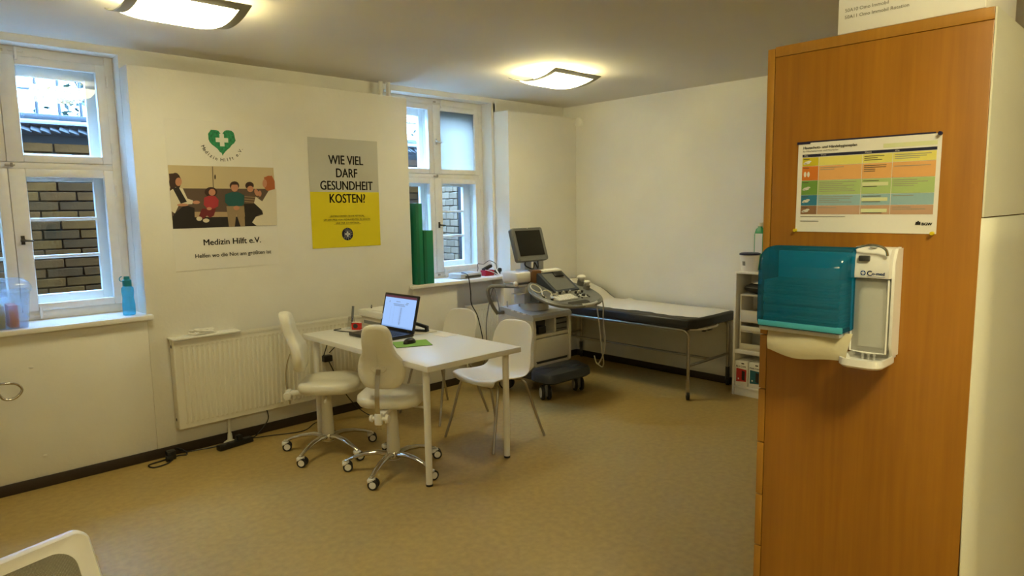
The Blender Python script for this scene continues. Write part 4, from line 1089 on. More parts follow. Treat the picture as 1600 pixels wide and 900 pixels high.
p2 = probe('grey white probe in the holder nearer the camera', R_(cons(0.27, 0.27, 0.05)), 0, 0.03)
obj('cable', MB().tube(spline([(0, 0, -0.045), (0.03, -0.01, -0.12), (-0.06, -0.20, -0.17), (-0.09, -0.26, -0.30), (-0.05, -0.26, -0.55), (0.03, -0.22, -0.70), (0.06, -0.18, -0.76), (0.03, -0.14, -0.72)], 8), 0.0055, 8), M['ltgrey'], p1)
obj('cable', MB().tube(spline([(0, 0, -0.045), (0.02, -0.08, -0.09), (0.0, -0.17, -0.14), (-0.02, -0.19, -0.28), (0.03, -0.17, -0.5), (0.075, -0.1, -0.64), (0.06, -0.06, -0.70), (0.02, -0.06, -0.62)], 8), 0.0055, 8), M['ltgrey'], p2)
obj('cable_loop', MB().tube([cons(-0.26 + 0.045 * math.cos(a), 0.36 + 0.05 * math.sin(a), 0.03 + 0.015 * math.sin(a)) for a in [2 * PI * k / 20 for k in range(21)]], 0.005, 6).tube([cons(-0.235 + 0.05 * math.cos(a), 0.25 + 0.035 * math.sin(a), 0.02 + 0.02 * math.sin(a)) for a in [2 * PI * k / 20 for k in range(21)]], 0.005, 6).tube([cons(-0.21 + 0.045 * math.cos(a), 0.18 + 0.03 * math.sin(a), 0.02 + 0.015 * math.sin(a)) for a in [2 * PI * k / 20 for k in range(21)]], 0.005, 6), M['cream'], con)
for k in range(2): obj('cable_clip', MB().box(cons(-0.30 + 0.04 * k, 0.22 - 0.06 * k, 0.0), (0.02, 0.02, 0.04), 0.004), M['black'], con)
# printer, brown cover, papers behind the console
pr = obj('printer', MB().box((-0.245, -0.02, 1.035), (0.21, 0.20, 0.09), 0.022), M['plastic'], t)
obj('side_knob', MB().ball((-0.345, -0.09, 0.985), 0.022), M['plastic'], pr)
obj('printer_shelf', MB().span(-0.33, -0.12, -0.11, 0.08, 0.955, 0.975, 0.004).span(-0.34, -0.2, -0.11, -0.03, 0.895, 0.90, 0.001).span(-0.25, -0.18, -0.11, -0.03, 0.90, 0.955, 0.004), M['ltgrey'], t)
obj('speaker', MB().box((-0.155, -0.125, 1.03), (0.085, 0.09, 0.12), 0.006, rot=(0, 0, -0.35)), M['brown'], t)
obj('rear_column', MB().span(-0.16, 0.02, 0.0, 0.14, 0.78, 1.06, 0.015), M['ltgrey'], t)
obj('rear_handle', MB().tube(spline([(-0.30, 0.20, 0.70), (-0.36, 0.19, 0.77), (-0.42, 0.17, 0.86), (-0.445, 0.15, 0.925), (-0.425, 0.13, 0.955), (-0.36, 0.09, 0.955), (-0.27, 0.03, 0.95), (-0.17, -0.02, 0.945)], 6), 0.016, 12).box((-0.255, 0.20, 0.705), (0.09, 0.05, 0.03), 0.008), M['grey'], t)
for a in ((-0.2, 0.18), (-0.09, 0.14)): obj('pin', MB().cyl((*a, 0.74), (*a, 0.80), 0.006), M['ltgrey'], t)
lf = obj('leaflet', MB().span(-0.09, 0.12, -0.035, 0.045, 0, 0.004).span(-0.05, 0.11, -0.03, 0.04, 0.004, 0.008), M['paper'], loc=R_(cons(0.05, 0.535, 0.098)), rot=(0.08, 0, -0.15))
tag(lf, 'white papers lying across the top edge of the console', 'paper')
ph = obj('phone', MB().box((0, 0, 0), (0.09, 0.06, 0.012), 0.003), M['black'], loc=R_(cons(0.09, 0.465, 0.089)), rot=(CT + 0.30, 0, -0.25))
tag(ph, 'small black flat device on the console touch panel edge', 'device')
# monitor, turned a little and leaning back
mo = bpy.data.objects.new('m', None)
MON = (Matrix.Translation((-0.135, -0.08, 1.165)) @ Matrix.Rotation(0.03, 4, 'Z') @ Matrix.Rotation(math.radians(-17), 4, 'X'))
bpy.data.objects.remove(mo)
mb = MB()
W_, H_ = 0.37, 0.29
out_ = [(a, b_ - 0.014 * max(0, 1 - (2 * a / W_) ** 2) * (1 if b_ < 0.02 else 0)) for a, b_ in rrect(W_, H_, 0.02, 4, 0, H_ / 2)]
mb.rings([[(a * s, y, H_ / 2 + (b_ - H_ / 2) * s) for a, b_ in out_] for s, y in ((0.02, 0.065), (0.80, 0.06), (0.97, 0.03), (1.0, 0.022), (1.0, -0.018), (0.965, -0.024), (0.86, -0.020), (0.02, -0.020))])
mb.bm.transform(MON)
mon = obj('monitor', mb, M['bezel'], t, angle=50)
ms = MB().span(-0.15, 0.15, -0.0225, -0.019, 0.045, 0.265); ms.bm.transform(MON)
obj('screen', ms, M['screen_off'], mon)
ml = MB().cyl((0.0, -0.0255, 0.283), (0.0, -0.023, 0.283), 0.005, seg=8); ml.bm.transform(MON)
obj('indicator', ml, M['ltgrey'], mon)
obj('monitor_mount', MB().span(-0.17, -0.05, -0.08, 0.10, 1.06, 1.085, 0.006).span(-0.15, -0.07, 0.0, 0.06, 1.085, 1.25, 0.006).span(-0.02, 0.06, -0.02, 0.03, 1.05, 1.17, 0.004), M['ltgrey'], t)
obj('monitor_cable', MB().tube(spline([(-0.19, -0.05, 1.17), (-0.22, -0.08, 1.13), (-0.15, -0.10, 1.10), (-0.12, -0.09, 1.15), (-0.09, -0.10, 1.10), (-0.05, -0.06, 1.16)], 6), 0.006, 6), M['black'], t)
tag(obj('power_cable', MB().tube(spline([(3.93, 4.27, 0.72), (3.92, 4.33, 0.92), (3.90, 4.37, 0.80), (3.90, 4.42, 0.6), (3.92, 4.45, 0.35), (3.85, 4.45, 0.1), (3.9, 4.4, 0.006), (4.0, 4.38, 0.006)], 8), 0.005, 6), M['grey']), 'thin grey cable hanging beside the machine rear handle', 'cable')

# ---------------------------------------------------------------- examination couch along the back wall
t = thing('examination_couch', 'black vinyl examination couch on a chrome wheeled frame along the back wall', 'couch', (5.13, 3.78, 0))
# local x -0.34..0.34, y -0.90 (foot) .. 0.92 (head)
def pad(mb, y0, y1, z0, z1, z0b, z1b, ch):
    lo = [(-0.345 + ch, y0), (0.335, y0), (0.335, y1), (-0.345, y1), (-0.345, y0 + ch * .7)]
    return mb
pm_ = MB()
foot = [(-0.355 + 0.07, -0.915), (0.34, -0.915), (0.34, 0.40), (-0.355, 0.40), (-0.355, -0.86)]
def inset(poly, s):
    cx = sum(p[0] for p in poly) / len(poly); cy = sum(p[1] for p in poly) / len(poly)
    out = []
    for x, y in poly:
        dx, dy = x - cx, y - cy
        out.append((x - math.copysign(s, dx), y - math.copysign(s, dy)))
    return out
pm_.rings([[(x, y, z) for x, y in inset(foot, s)] for s, z in ((0.012, 0.600), (0.0, 0.612), (0.0, 0.665), (0.008, 0.680), (0.02, 0.684))])
obj('mattress', pm_, M['vinyl_black'], t, angle=45)
hd = MB()
prof = [(0.40, 0.602, 0.684), (0.45, 0.62, 0.71), (0.51, 0.65, 0.748), (0.57, 0.68, 0.776), (0.66, 0.72, 0.803), (0.80, 0.76, 0.843), (0.93, 0.77, 0.860)]
hd.rings([[(-0.35, y, a), (-0.355, y, a + 0.012), (-0.355, y, b_ - 0.012), (-0.342, y, b_), (0.328, y, b_), (0.34, y, b_ - 0.012), (0.34, y, a)] for y, a, b_ in prof])
obj('head_rest', hd, M['vinyl_black'], t, angle=45)
fm = MB()
rail = spline([(-0.33, 0.90, 0.612), (-0.33, 0.5, 0.604), (-0.33, -0.5, 0.588), (-0.33, -0.78, 0.584), (-0.33, -0.845, 0.562), (-0.33, -0.865, 0.50), (-0.33, -0.868, 0.40)], 6)
for x in (-0.33, 0.33):
    obj('side_rail', MB().tube([(x, 0.92, 0.587), (x, -0.80, 0.587)] + arc((x, -0.80, 0.527), 0.06, PI / 2, PI, 8, 'yz') + [(x, -0.86, 0.13)], 0.014, 12), M['steel'], t)
    obj('leg', MB().tube([(x, 0.86, 0.585), (x, 0.86, 0.13)], 0.014, 12), M['steel'], t)
obj('lower_rail', MB().tube([(0, -0.86, 0.298), (0, 0.86, 0.298)], 0.011, 10), M['steel'], t)
for y in (-0.86, 0.86): obj('cross_bar', MB().tube([(-0.33, y, 0.29), (0.33, y, 0.29)], 0.012, 10), M['steel'], t)
obj('bed_board', MB().span(-0.325, 0.325, -0.85, 0.9, 0.588, 0.599), M['darkgrey'], t)
obj('end_grip', MB().tube(spline([(-0.315, -0.80, 0.595), (-0.27, -0.885, 0.594), (-0.2, -0.925, 0.593), (-0.02, -0.93, 0.593), (0.06, -0.90, 0.594)], 6), 0.009, 10), M['plastic'], t)
for x, w_ in ((-0.05, 0.06), (-0.14, 0.03)): obj('roll_bracket', MB().box((x, -0.89, 0.573), (w_, 0.03, 0.028), 0.004), M['darkgrey'], t)
for x, y in ((-0.33, -0.86), (0.33, -0.86), (-0.33, 0.86), (0.33, 0.86)):
    c = obj('caster', MB().cyl((0, 0, 0.10), (0, 0, 0.17), 0.018).box((0, 0, 0.075), (0.03, 0.034, 0.07), 0.006), M['steel'] if x < 0 else M['darkgrey'], t, loc=(x, y, 0), rot=(0, 0, 0.7))
    obj('wheel', MB().cyl((-0.0, -0.012, 0.037), (0.0, 0.012, 0.037), 0.036, seg=20), M['rubber'], c)
pp = MB()
def sheet(u, v):
    y = -0.895 + v * 1.80; x = -0.25 + u * 0.56
    if y < 0.40: z = 0.6865
    else:
        k = [q for q in prof]
        z = 0.6865
        for (ya, _, za), (yb, _, zb) in zip(k, k[1:]):
            if ya <= y <= yb: z = za + (zb - za) * (y - ya) / (yb - ya) + 0.003
        if y > 0.93: z = 0.863
    z += 0.0035 * (1 + math.sin(9 * y + 2 * math.sin(5 * x))) * 0.5 + 0.05 * math.exp(-((y - 0.20) / 0.035) ** 2) * max(0, u - 0.55) * 0.8 * (1 if y < 0.42 else 1)
    if u == 0: x += 0.012 * math.sin(y * 13) + 0.01 * math.sin(y * 41)
    return (x, y, z)
obj('paper', pp.grid(sheet, 14, 60), M['crepe'], None)
pap = bpy.data.objects['paper'] if 'paper' in bpy.data.objects and bpy.data.objects['paper'].parent is None else [o for o in bpy.data.objects if o.name.startswith('paper') and o.parent is None and o.type == 'MESH' and 'label' not in o][-1]
pap.name = 'couch_paper'; pap.location = (5.13, 3.78, 0)
tag(pap, 'long strip of white paper spread over the black couch', 'couch paper')

# ---------------------------------------------------------------- white bookcase behind the cupboard
SX0, SX1, SY0, SY1 = 5.215, XB - 0.013, 2.345, 2.745
t = thing('bookcase', 'low narrow white bookcase half hidden behind the wooden cupboard', 'bookcase', ((SX0 + SX1) / 2, (SY0 + SY1) / 2, 0))
dx, dy = (SX1 - SX0) / 2, (SY1 - SY0) / 2
obj('side_panel', MB().span(-dx, dx, dy - 0.018, dy, 0, 1.06, 0.001), M['white'], t)
obj('side_panel', MB().span(-dx, dx, -dy, -dy + 0.018, 0, 1.06, 0.001), M['white'], t)
obj('back_panel', MB().span(dx - 0.006, dx, -dy + 0.018, dy - 0.018, 0.06, 1.04), M['white'], t)
for z0, z1 in ((1.042, 1.06), (0.365, 0.395), (0.065, 0.083)): obj('shelf', MB().span(-dx + 0.002, dx - 0.006, -dy + 0.018, dy - 0.018, z0, z1, 0.001), M['white'], t)
obj('plinth', MB().span(-dx + 0.012, -dx + 0.028, -dy + 0.018, dy - 0.018, 0, 0.065), M['white'], t)
t = thing('desk_organizer', 'cream open drawer tower standing on the middle shelf of the bookcase', 'organizer', (5.33, 2.58, 0.3955))
obj('side_panel', MB().span(-0.10, 0.12, 0.104, 0.115, 0, 0.475, 0.002), M['cream'], t)
obj('side_panel', MB().span(-0.10, 0.12, -0.115, -0.104, 0, 0.475, 0.002), M['cream'], t)
obj('back_panel', MB().span(0.11, 0.119, -0.104, 0.104, 0, 0.475), M['cream'], t)
for z in (0.0, 0.155, 0.31, 0.462): obj('shelf', MB().span(-0.098, 0.11, -0.104, 0.104, z, z + 0.011), M['cream'], t)
for z, h in ((0.012, 0.045), (0.167, 0.04), (0.24, 0.1)): obj('tray', MB().span(-0.104, -0.09, -0.103, 0.103, z, z + h, 0.003).span(-0.09, 0.1, -0.10, 0.10, z, z + 0.006), M['cream'], t)
t = thing('bag', 'black pouch lying on top of the cream organizer', 'bag', (5.33, 2.58, 0.871))
obj('pouch', MB().ball((0, 0, 0.045), 0.1, (0.85, 1.25, 0.45), 20), M['rubber'], t)
obj('zip', MB().tube([(-0.06 - 0.02 * math.cos(a), 0.1 * math.sin(a), 0.055) for a in [-1.2 + 2.4 * k / 8 for k in range(9)]], 0.004, 6), M['darkgrey'], t)
tag(obj('paper_wedge', MB().prism([(0.06, 0.0), (-0.12, 0.0), (-0.12, 0.085)], 0, 0.003, plane='yz'), M['paper'], loc=(5.27, 2.55, 0.96)), 'folded white paper sticking out above the black pouch', 'paper')
for nm, yy, c, lb in (('carton', 2.668, (186, 44, 40), 'white carton with red picture at left on the lowest shelf'), ('carton', 2.545, (24, 92, 104), 'white carton with teal picture on the lowest shelf')):
    t = thing(nm, lb, 'box', (5.32, yy, 0.0835), rz=-PI / 2, group='cartons on the lowest shelf')
    obj('body', MB().span(-0.056, 0.056, -0.095, 0.12, 0.0005, 0.215, 0.002), M['paper'], t)
    cm_ = mat('carton_print', c, 0.5)
    pr_ = MB().flat([(-0.045, 0.035), (0.045, 0.042), (0.047, 0.145), (-0.045, 0.152)], -0.0955, 0).flat([(0.005, 0.055), (0.033, 0.05), (0.033, 0.13), (0.005, 0.135)], -0.0958, 1).flat([(-0.03, 0.055), (-0.018, 0.055), (-0.018, 0.068), (-0.03, 0.068)], -0.0958, 2)
    obj('printed_panel', pr_, [cm_, M['ink'], M['paper']], t, smooth=False)
    tx = MB().text('BLU COM' if yy > 2.6 else 'Multi-Care', 0.02, (-0.005, -0.0957, 0.162), bold=0.0006)
    tx.flat([(0.0, 0.19), (0.025, 0.19), (0.025, 0.20), (0.0, 0.20)], -0.0957)
    obj('lettering', tx, M['ink'], t, smooth=False, kind='stuff')
t = thing('wipes_tub', 'white plastic tub with dark blue lid standing on the bookcase', 'tub', (5.305, 2.658, 1.0605))
obj('body', MB().lathe([(0.0, 0.0), (0.066, 0.0), (0.078, 0.13), (0.08, 0.135), (0.0, 0.135)], (0, 0, 0), 28), M['plastic'], t)
obj('lid', MB().lathe([(0.0, 0.155), (0.07, 0.155), (0.084, 0.15), (0.085, 0.136), (0.0, 0.136)], (0, 0, 0), 28), M['navy'], t)
lb_ = MB()
for k in range(8):
    a0, a1 = PI * 0.86 + k * 0.05, PI * 0.86 + (k + 1) * 0.05
    r0, r1 = 0.0714, 0.0746
    lb_.poly([(r0 * math.cos(a0), r0 * math.sin(a0), 0.05), (r0 * math.cos(a1), r0 * math.sin(a1), 0.05), (r1 * math.cos(a1), r1 * math.sin(a1), 0.085), (r1 * math.cos(a0), r1 * math.sin(a0), 0.085)])
obj('label', lb_, M['grey'], t)
t = thing('disinfectant_bottle', 'green disinfectant bottle standing behind the tub on the bookcase', 'bottle', (5.452, 2.645, 1.0605))
obj('body', MB().rings([[(a * s, b_ * s, z) for a, b_ in rrect(0.06, 0.09, 0.02, 4)] for s, z in ((0.9, 0), (1, 0.01), (1, 0.30), (0.75, 0.345), (0.4, 0.36), (0.38, 0.375))]), mat('green_bottle', (30, 150, 96), 0.35), t)
obj('cap', MB().cyl((0, 0, 0.37), (0, 0, 0.40), 0.02), M['plastic'], t)
obj('label', MB().span(-0.0315, -0.0302, -0.035, 0.03, 0.14, 0.31), M['paper'], t)

# ---------------------------------------------------------------- tall wooden cupboard, seen from its end
CX, CY0, CY1, CH = 1.63, 0.324, 0.764, 1.997
CLEN = 1.0
t = thing('cupboard', 'tall beech cupboard with white hardboard back, its end panel facing the camera', 'cupboard', (CX, (CY0 + CY1) / 2, 0))
hy = (CY1 - CY0) / 2
obj('side_panel', MB().span(0, 0.02, -hy, hy, 0.0, CH - 0.025, 0.0015), M['wood'], t)
obj('side_panel', MB().span(CLEN - 0.02, CLEN, -hy + 0.006, hy, 0.0, CH - 0.025, 0.0015), M['wood'], t)
obj('top_panel', MB().span(-0.001, CLEN + 0.001, -hy, hy + 0.001, CH - 0.0245, CH, 0.002), M['woodedge'], t)
obj('bottom_panel', MB().span(0.02, CLEN - 0.02, -hy + 0.01, hy - 0.01, 0.06, 0.08), M['wood'], t)
seams = [0.06, 0.287, 0.43, 0.573, 0.716, 0.858, 1.001, 1.144, 1.287]
for a, b_ in zip(seams, seams[1:]):
    d_ = obj('drawer', MB().span(0.001, CLEN - 0.001, hy + 0.002, hy + 0.020, a + 0.0015, b_ - 0.0015, 0.001), M['woodedge'], t)
    obj('knob', MB().lathe([(0.006, 0.0), (0.006, 0.012), (0.013, 0.018), (0.010, 0.024), (0.0, 0.025)], (CLEN / 2, hy + 0.02, (a + b_) / 2), 12, axis='y'), M['steel'], d_)
for k in (0, 1):
    d_ = obj('door', MB().span(0.001 + k * CLEN / 2, CLEN / 2 - 0.0015 + k * (CLEN / 2 + 0.0005), hy + 0.002, hy + 0.020, 1.2885, CH - 0.003, 0.001), M['woodedge'], t)
    obj('knob', MB().lathe([(0.006, 0.0), (0.006, 0.012), (0.013, 0.018), (0.010, 0.024), (0.0, 0.025)], (CLEN / 2 + (0.04 if k else -0.04), hy + 0.02, 1.4), 12, axis='y'), M['steel'], d_)
obj('back_panel', MB().grid(lambda u, v: (0.001 + u * (CLEN - 0.002), -hy - 0.002 - (0.020 * max(0, (1.1 - 1.585 * v)) ** 1.3 * (1 - 0.4 * u)), 0.02 + v * 1.5637), 6, 24), M['hardboard'], t)
obj('back_panel', MB().span(0.001, CLEN - 0.001, -hy - 0.004, -hy - 0.0005, 1.586, CH - 0.001), M['hardboard'], t)
so = [o for o in t.children if o.name.startswith('back_panel')][0].modifiers.new('thickness', 'SOLIDIFY'); so.thickness = 0.003

# carton on top
t = thing('carton', 'white flat carton lying on top of the tall beech cupboard', 'box', (CX, 0.48, CH + 0.001), rz=-PI / 2)
obj('body', MB().span(-0.143, 0.140, 0.004, 0.28, 0.0, 0.16, 0.003), M['paper'], t)
tx = MB().text('50A10 Omo Immobil', 0.0105, (-0.128, 0.0035, 0.047), align='LEFT').text('50A11 Omo Immobil Rotation', 0.0105, (-0.128, 0.0035, 0.0325), align='LEFT')
obj('lettering', tx, mat('grey_ink', (96, 90, 80), 0.6), t, smooth=False, kind='stuff')

# protection plan pinned to the end panel
t = thing('hand_protection_chart', 'landscape paper chart with rainbow coloured table pinned to the cupboard', 'chart', (CX - 0.001, 0.551, 1.656), rot=(0, 0.005, -PI / 2))
cw, chh = 0.1495, 0.105
obj('paper', MB().span(-cw, cw, -0.0006, 0.0006, -chh, chh), M['gloss'], t)
cc = [((200, 184, 30), (222, 212, 110)), ((204, 114, 32), (222, 166, 100)), ((104, 146, 62), (166, 190, 122)), ((40, 116, 150), (146, 180, 190)), ((134, 98, 70), (190, 152, 124))]
pms = [mat('chart_ink_%s' % n, c, 0.6) for n, c in zip(('yellow', 'pale_yellow', 'orange', 'pale_orange', 'green', 'pale_green', 'blue', 'pale_blue', 'brown', 'pale_brown'), [c for p in cc for c in p])]
pms += [M['inkblue'], M['gloss'], mat('chart_grey', (150, 144, 130), 0.6), mat('chart_print', (80, 74, 60), 0.6), mat('chart_cell', (212, 216, 170), 0.6)]
tb = MB()
def R4(x0, x1, z0, z1, m, y=-0.0010): tb.flat([(x0, z0), (x1, z0), (x1, z1), (x0, z1)], y, m)
cols = [-0.139, -0.1, -0.004, 0.058, 0.142]
R4(cols[0], cols[-1], 0.0715, 0.078, 10)
rows = [0.0705, 0.050, 0.016, -0.018, -0.043, -0.064]
rng = random.Random(2)
for i in range(5):
    for j in range(4):
        R4(cols[j] + 0.0006, cols[j + 1] - 0.0006, rows[i + 1] + 0.0006, rows[i] - 0.0002, i * 2 + (0 if j == 0 else 1))
        if j == 0: R4(cols[0] + 0.003, cols[0] + 0.017, rows[i] - 0.005, rows[i] - 0.0035, 13, -0.0013)
        else:
            n = min(int((rows[i] - rows[i + 1]) / 0.0042) - 1, rng.randint(1, 6))
            for k in range(n):
                if rng.random() < 0.15: continue
                R4(cols[j] + 0.004, cols[j] + 0.004 + (cols[j + 1] - cols[j] - 0.01) * rng.uniform(0.35, 0.95), rows[i] - 0.0055 - k * 0.0042, rows[i] - 0.0040 - k * 0.0042, 12 if j != 2 else 13, -0.0013)
    if i in (2, 3, 4): R4(cols[2] + 0.002, cols[3] - 0.006, rows[i] - 0.016, rows[i] - 0.008, 14, -0.0014)
    # pictogram of hands
    zc = (rows[i] + rows[i + 1]) / 2 - 0.002; xc = cols[0] + 0.012
    for (du, dv, ru, rv) in ((0, 0, 0.007, 0.0032), (0.005, 0.003, 0.005, 0.002), (-0.005, -0.002, 0.004, 0.002)) if i != 1 else ((-0.004, 0, 0.003, 0.0065), (0.004, 0, 0.003, 0.0065)):
        tb.flat([(xc + du + ru * math.cos(2 * PI * k / 12), zc + dv + rv * math.sin(2 * PI * k / 12)) for k in range(12)], -0.0014, 11)
R4(0.038, 0.142, 0.082, 0.091, 14)
obj('printed_table', tb, pms, t, smooth=False)
tx = MB().text('Hautschutz- und Händehygieneplan', 0.0085, (-0.138, -0.0013, 0.0905), align='LEFT', bold=0.0003).text('für Mitarbeiterinnen und Mitarbeiter', 0.0055, (-0.138, -0.0013, 0.0835), align='LEFT')
for x, s_ in zip(cols, ('Was', 'Wann', 'Womit', 'Wie')): tx.text(s_, 0.005, (x + 0.004, -0.0013, 0.0733), align='LEFT', mi=1)
tx.text('BGW', 0.0085, (0.121, -0.0013, -0.087), align='LEFT', bold=0.0005)
for k in range(3): tx.flat([(0.109 + 0.0035 * k, -0.086), (0.1125 + 0.0035 * k, -0.086), (0.1135 + 0.003 * k, -0.0795 + 0.002 * (k == 1)), (0.1105 + 0.003 * k, -0.0795 + 0.002 * (k == 1))], -0.0013)
tx.flat([(-0.138, -0.0805), (-0.095, -0.0805), (-0.095, -0.079), (-0.138, -0.079)], -0.0013).flat([(-0.138, -0.0695), (-0.035, -0.0695), (-0.035, -0.0687), (-0.138, -0.0687)], -0.0013)
obj('lettering', tx, [M['ink'], M['gloss']], t, smooth=False, kind='stuff')
M['pinyellow'] = mat('yellow_pin', (220, 196, 20), 0.35)
for x, z, m in ((0.1465, 0.1045, 'navy'), (-0.1485, -0.102, 'pinyellow'), (0.143, -0.1035, 'pinyellow')):
    obj('push_pin', MB().lathe([(0.0, -0.009), (0.0038, -0.009), (0.003, -0.004), (0.0042, -0.0012)], (x, 0, z), 10, axis='y'), M[m], t)
obj('tape_strip', MB().span(-cw - 0.003, -cw + 0.028, -0.0016, -0.0008, chh - 0.003, chh + 0.003).span(-cw + 0.02, cw - 0.012, -0.0004, 0.0006, chh - 0.002, chh + 0.0035), M['navy'], t)

# paper towel dispenser
t = thing('towel_dispenser', 'translucent teal paper towel dispenser on the cupboard end panel', 'dispenser', (CX, 0.640, 1.415), rz=-PI / 2)
dw, dz, dd = 0.102, 0.095, 0.12
shell = []
side = [(0.0, 0.098), (-0.03, 0.104), (-0.075, 0.102), (-0.105, 0.088), (-0.118, 0.06), (-0.122, 0.0), (-0.122, -0.072), (-0.116, -0.083), (0.0, -0.083)]
def cov(s, dx): return [(dx, y * s if True else y, z) for y, z in side]
pts_ = [tuple(p)[:2] for p in spline([(y, z, 0) for y, z in side[:7]], 4)] + side[7:]
rr = []
for x, sy, sz in ((-dw, 0.80, 0.93), (-dw + 0.004, 0.93, 0.975), (-dw + 0.014, 1.0, 1.0), (dw - 0.014, 1.0, 1.0), (dw - 0.004, 0.93, 0.975), (dw, 0.80, 0.93)):
    rr.append([(x, y * sy, z * sz) for y, z in pts_])
cv = MB().rings(rr)
cov_ = obj('cover', cv, M['teal'], t, angle=50)
rib = MB()
for z in (-0.075, ): rib.span(-dw + 0.010, dw - 0.001, -0.1225, -0.1185, z - 0.006, z + 0.008, 0.002)
obj('lower_lip', rib, mat('teal_lip', (70, 168, 190), 0.3), t)
obj('back_plate', MB().span(-dw + 0.006, dw - 0.006, -0.012, -0.0005, -0.095, 0.09, 0.003), M['cream'], t)
obj('tray', MB().span(-dw + 0.008, dw - 0.010, -0.112, -0.012, -0.094, -0.084, 0.003), M['ltgrey'], t)
M['towel'] = mat('towel_stack', (150, 160, 150), 0.9)
tw = MB()
for k in range(16):
    z = -0.078 + k * 0.0065
    tw.span(-dw + 0.012, dw - 0.018 + rng.uniform(-.002, .002), -0.098 + rng.uniform(-.004, .004), -0.016, z, z + 0.0058)
ts = obj('towel_stack', tw, M['kraft']); ts.location = (CX, 0.640, 1.415); ts.rotation_euler = (0, 0, -PI / 2)
tag(ts, 'folded paper towels stacked inside the teal dispenser', 'paper towels')
def tow(u, v):
    x = -dw + 0.024 + u * 0.185 + 0.010 * (v - 0.5) * (1 - 2 * u) * 0.5
    lo = -0.140 - 0.012 * math.sin(PI * u) * (0.6 + 0.4 * math.sin(5 * u)) - 0.004 * u
    z = -0.084 + (lo + 0.084) * v
    y = -0.085 - 0.020 * math.sin(PI * v * 0.7) + 0.004 * math.sin(7 * u + 3 * v) - 0.006 * math.sin(3 * u)
    return (x, y, z)
tt = obj('paper_towel', MB().grid(tow, 20, 8), M['kraft']); tt.location = (CX, 0.640, 1.415); tt.rotation_euler = (0, 0, -PI / 2)
tag(tt, 'beige paper towel hanging out below the teal dispenser', 'paper towel')

# soap / sanitizer dispenser
t = thing('sanitizer_dispenser', 'white wall dispenser with elbow lever right of the teal towel box', 'dispenser', (CX, 0.507, 1.40), rz=-PI / 2)
hw_ = 0.0385
bk_ = MB()
prof_ = [(0.0, -0.125), (-0.030, -0.125), (-0.030, -0.10), (-0.030, 0.095), (-0.020, 0.118), (0.0, 0.121)]
bk_.prism([(y, z) for y, z in prof_], hw_ - 0.004, hw_ + 0.002, plane='yz')
bk_.prism([(y, z) for y, z in prof_], -hw_ - 0.002, -hw_ + 0.004, plane='yz')
bk_.span(-hw_, hw_, -0.006, -0.0005, -0.125, 0.12, 0.002)
obj('housing', bk_, M['plastic'], t)
hdp = [(-0.002, 0.055), (-0.066, 0.055), (-0.068, 0.06), (-0.064, 0.105), (-0.054, 0.117), (-0.04, 0.1205), (-0.002, 0.1205)]
obj('head', MB().prism(hdp, -hw_, hw_, plane='yz'), M['plastic'], t)
sd = [(-0.002, -0.118), (-0.035, -0.118), (-0.044, -0.105), (-0.05, -0.09), (-0.05, 0.09), (-0.035, 0.118), (-0.002, 0.119)]
for sx in (hw_ + 0.0005,): obj('side_cheek', MB().prism(sd, sx, sx + 0.006, plane='yz'), M['plastic'], t)
obj('front_cover', MB().rings([[(a, y, b_ - 0.03) for a, b_ in rrect(0.075, 0.165, 0.012, 4)] for y in (-0.059, -0.008)]), M['milky'], t)
obj('liquid_bottle', MB().rings([[(a * s, b_ * s - 0.033, z) for a, b_ in rrect(0.062, 0.036, 0.012, 4)] for s, z in ((0.9, -0.100), (1, -0.094), (1, 0.015), (0.6, 0.04), (0.35, 0.045), (0.35, 0.054))]), M['liquid'], t)
obj('frame_edge', MB().tube([(-0.0365, -0.06, 0.052), (-0.0365, -0.06, -0.11), (0.0, -0.06, -0.112), (0.0365, -0.06, -0.11), (0.0365, -0.06, 0.052)], 0.0022, 6), M['plastic'], t)
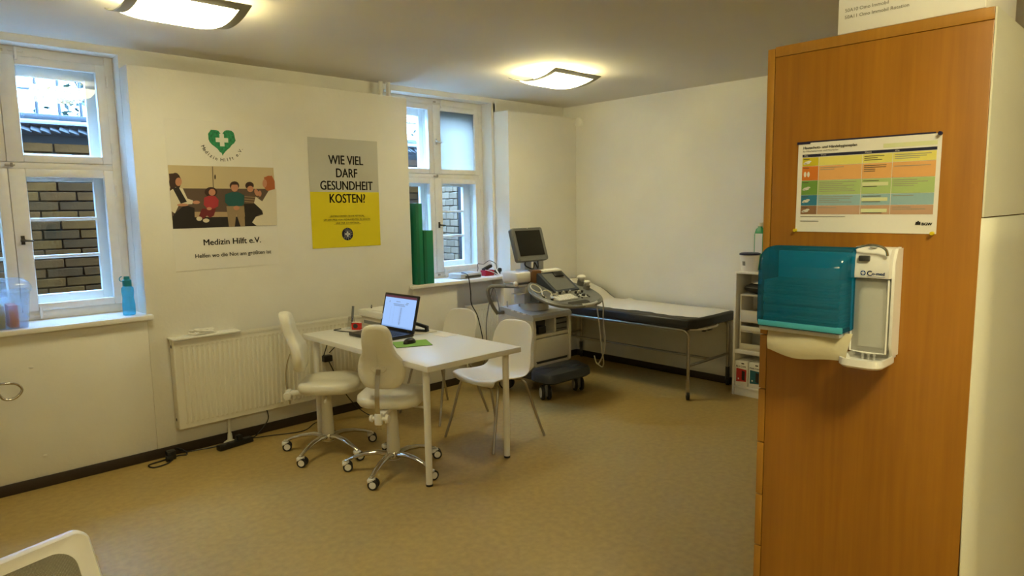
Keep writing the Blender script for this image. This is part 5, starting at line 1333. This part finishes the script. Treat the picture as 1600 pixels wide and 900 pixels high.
obj('nozzle', MB().box((-0.012, -0.067, 0.098), (0.022, 0.01, 0.012), 0.002), M['darkgrey'], t)
obj('elbow_lever', MB().tube(spline([(-0.034, -0.05, 0.112), (-0.03, -0.066, 0.12), (0.0, -0.079, 0.128), (0.022, -0.079, 0.126), (0.033, -0.076, 0.118), (0.035, -0.071, 0.106)], 6), 0.0028, 8), M['chrome'], t)
obj('lever_cap', MB().ball((0.0, -0.05, 0.1225), 0.006, (1.3, 1.6, .6), 10), M['ltgrey'], t)
tr = []
for s, z in ((0.9, -0.138), (1.0, -0.133), (1.0, -0.118), (0.93, -0.118), (0.85, -0.128), (0.02, -0.129)):
    tr.append([(a * s, -0.062 + b_ * s, z) for a, b_ in rrect(0.09, 0.118, 0.028, 6)])
obj('drip_tray', MB().rings(tr).span(-0.02, 0.02, -0.012, -0.001, -0.145, -0.11, 0.002), M['plastic'], t)
for k in range(3): obj('tray_clip', MB().cyl((-0.012 + k * 0.012, -0.05, -0.128), (-0.012 + k * 0.012, -0.05, -0.112), 0.003, seg=8), M['ltgrey'], t)
M['logoblue'] = mat('logo_blue', (16, 66, 140), 0.5)
lg = MB()
lc = (-0.013, 0.066)
lg.flat([(lc[0] + 0.0055 * math.cos(2 * PI * k / 18), lc[1] + 0.0055 * math.sin(2 * PI * k / 18)) for k in range(18)], -0.0685, 0)
for (a, b_) in ((0.0042, 0.0011), (0.0011, 0.0042)): lg.flat([(lc[0] - a, lc[1] - b_), (lc[0] + a, lc[1] - b_), (lc[0] + a, lc[1] + b_), (lc[0] - a, lc[1] + b_)], -0.0688 - a * .01, 1)
lg.text('C', 0.0155, (-0.006, -0.0685, 0.0605), align='LEFT', bold=0.0005).text('o-med', 0.0098, (0.0045, -0.0685, 0.0622), align='LEFT', bold=0.0004)
lg.flat([(-0.006, 0.0583), (0.031, 0.0583), (0.031, 0.0589), (-0.006, 0.0589)], -0.0685, 0)
obj('lettering', lg, [M['logoblue'], M['plastic']], t, smooth=False, kind='stuff')
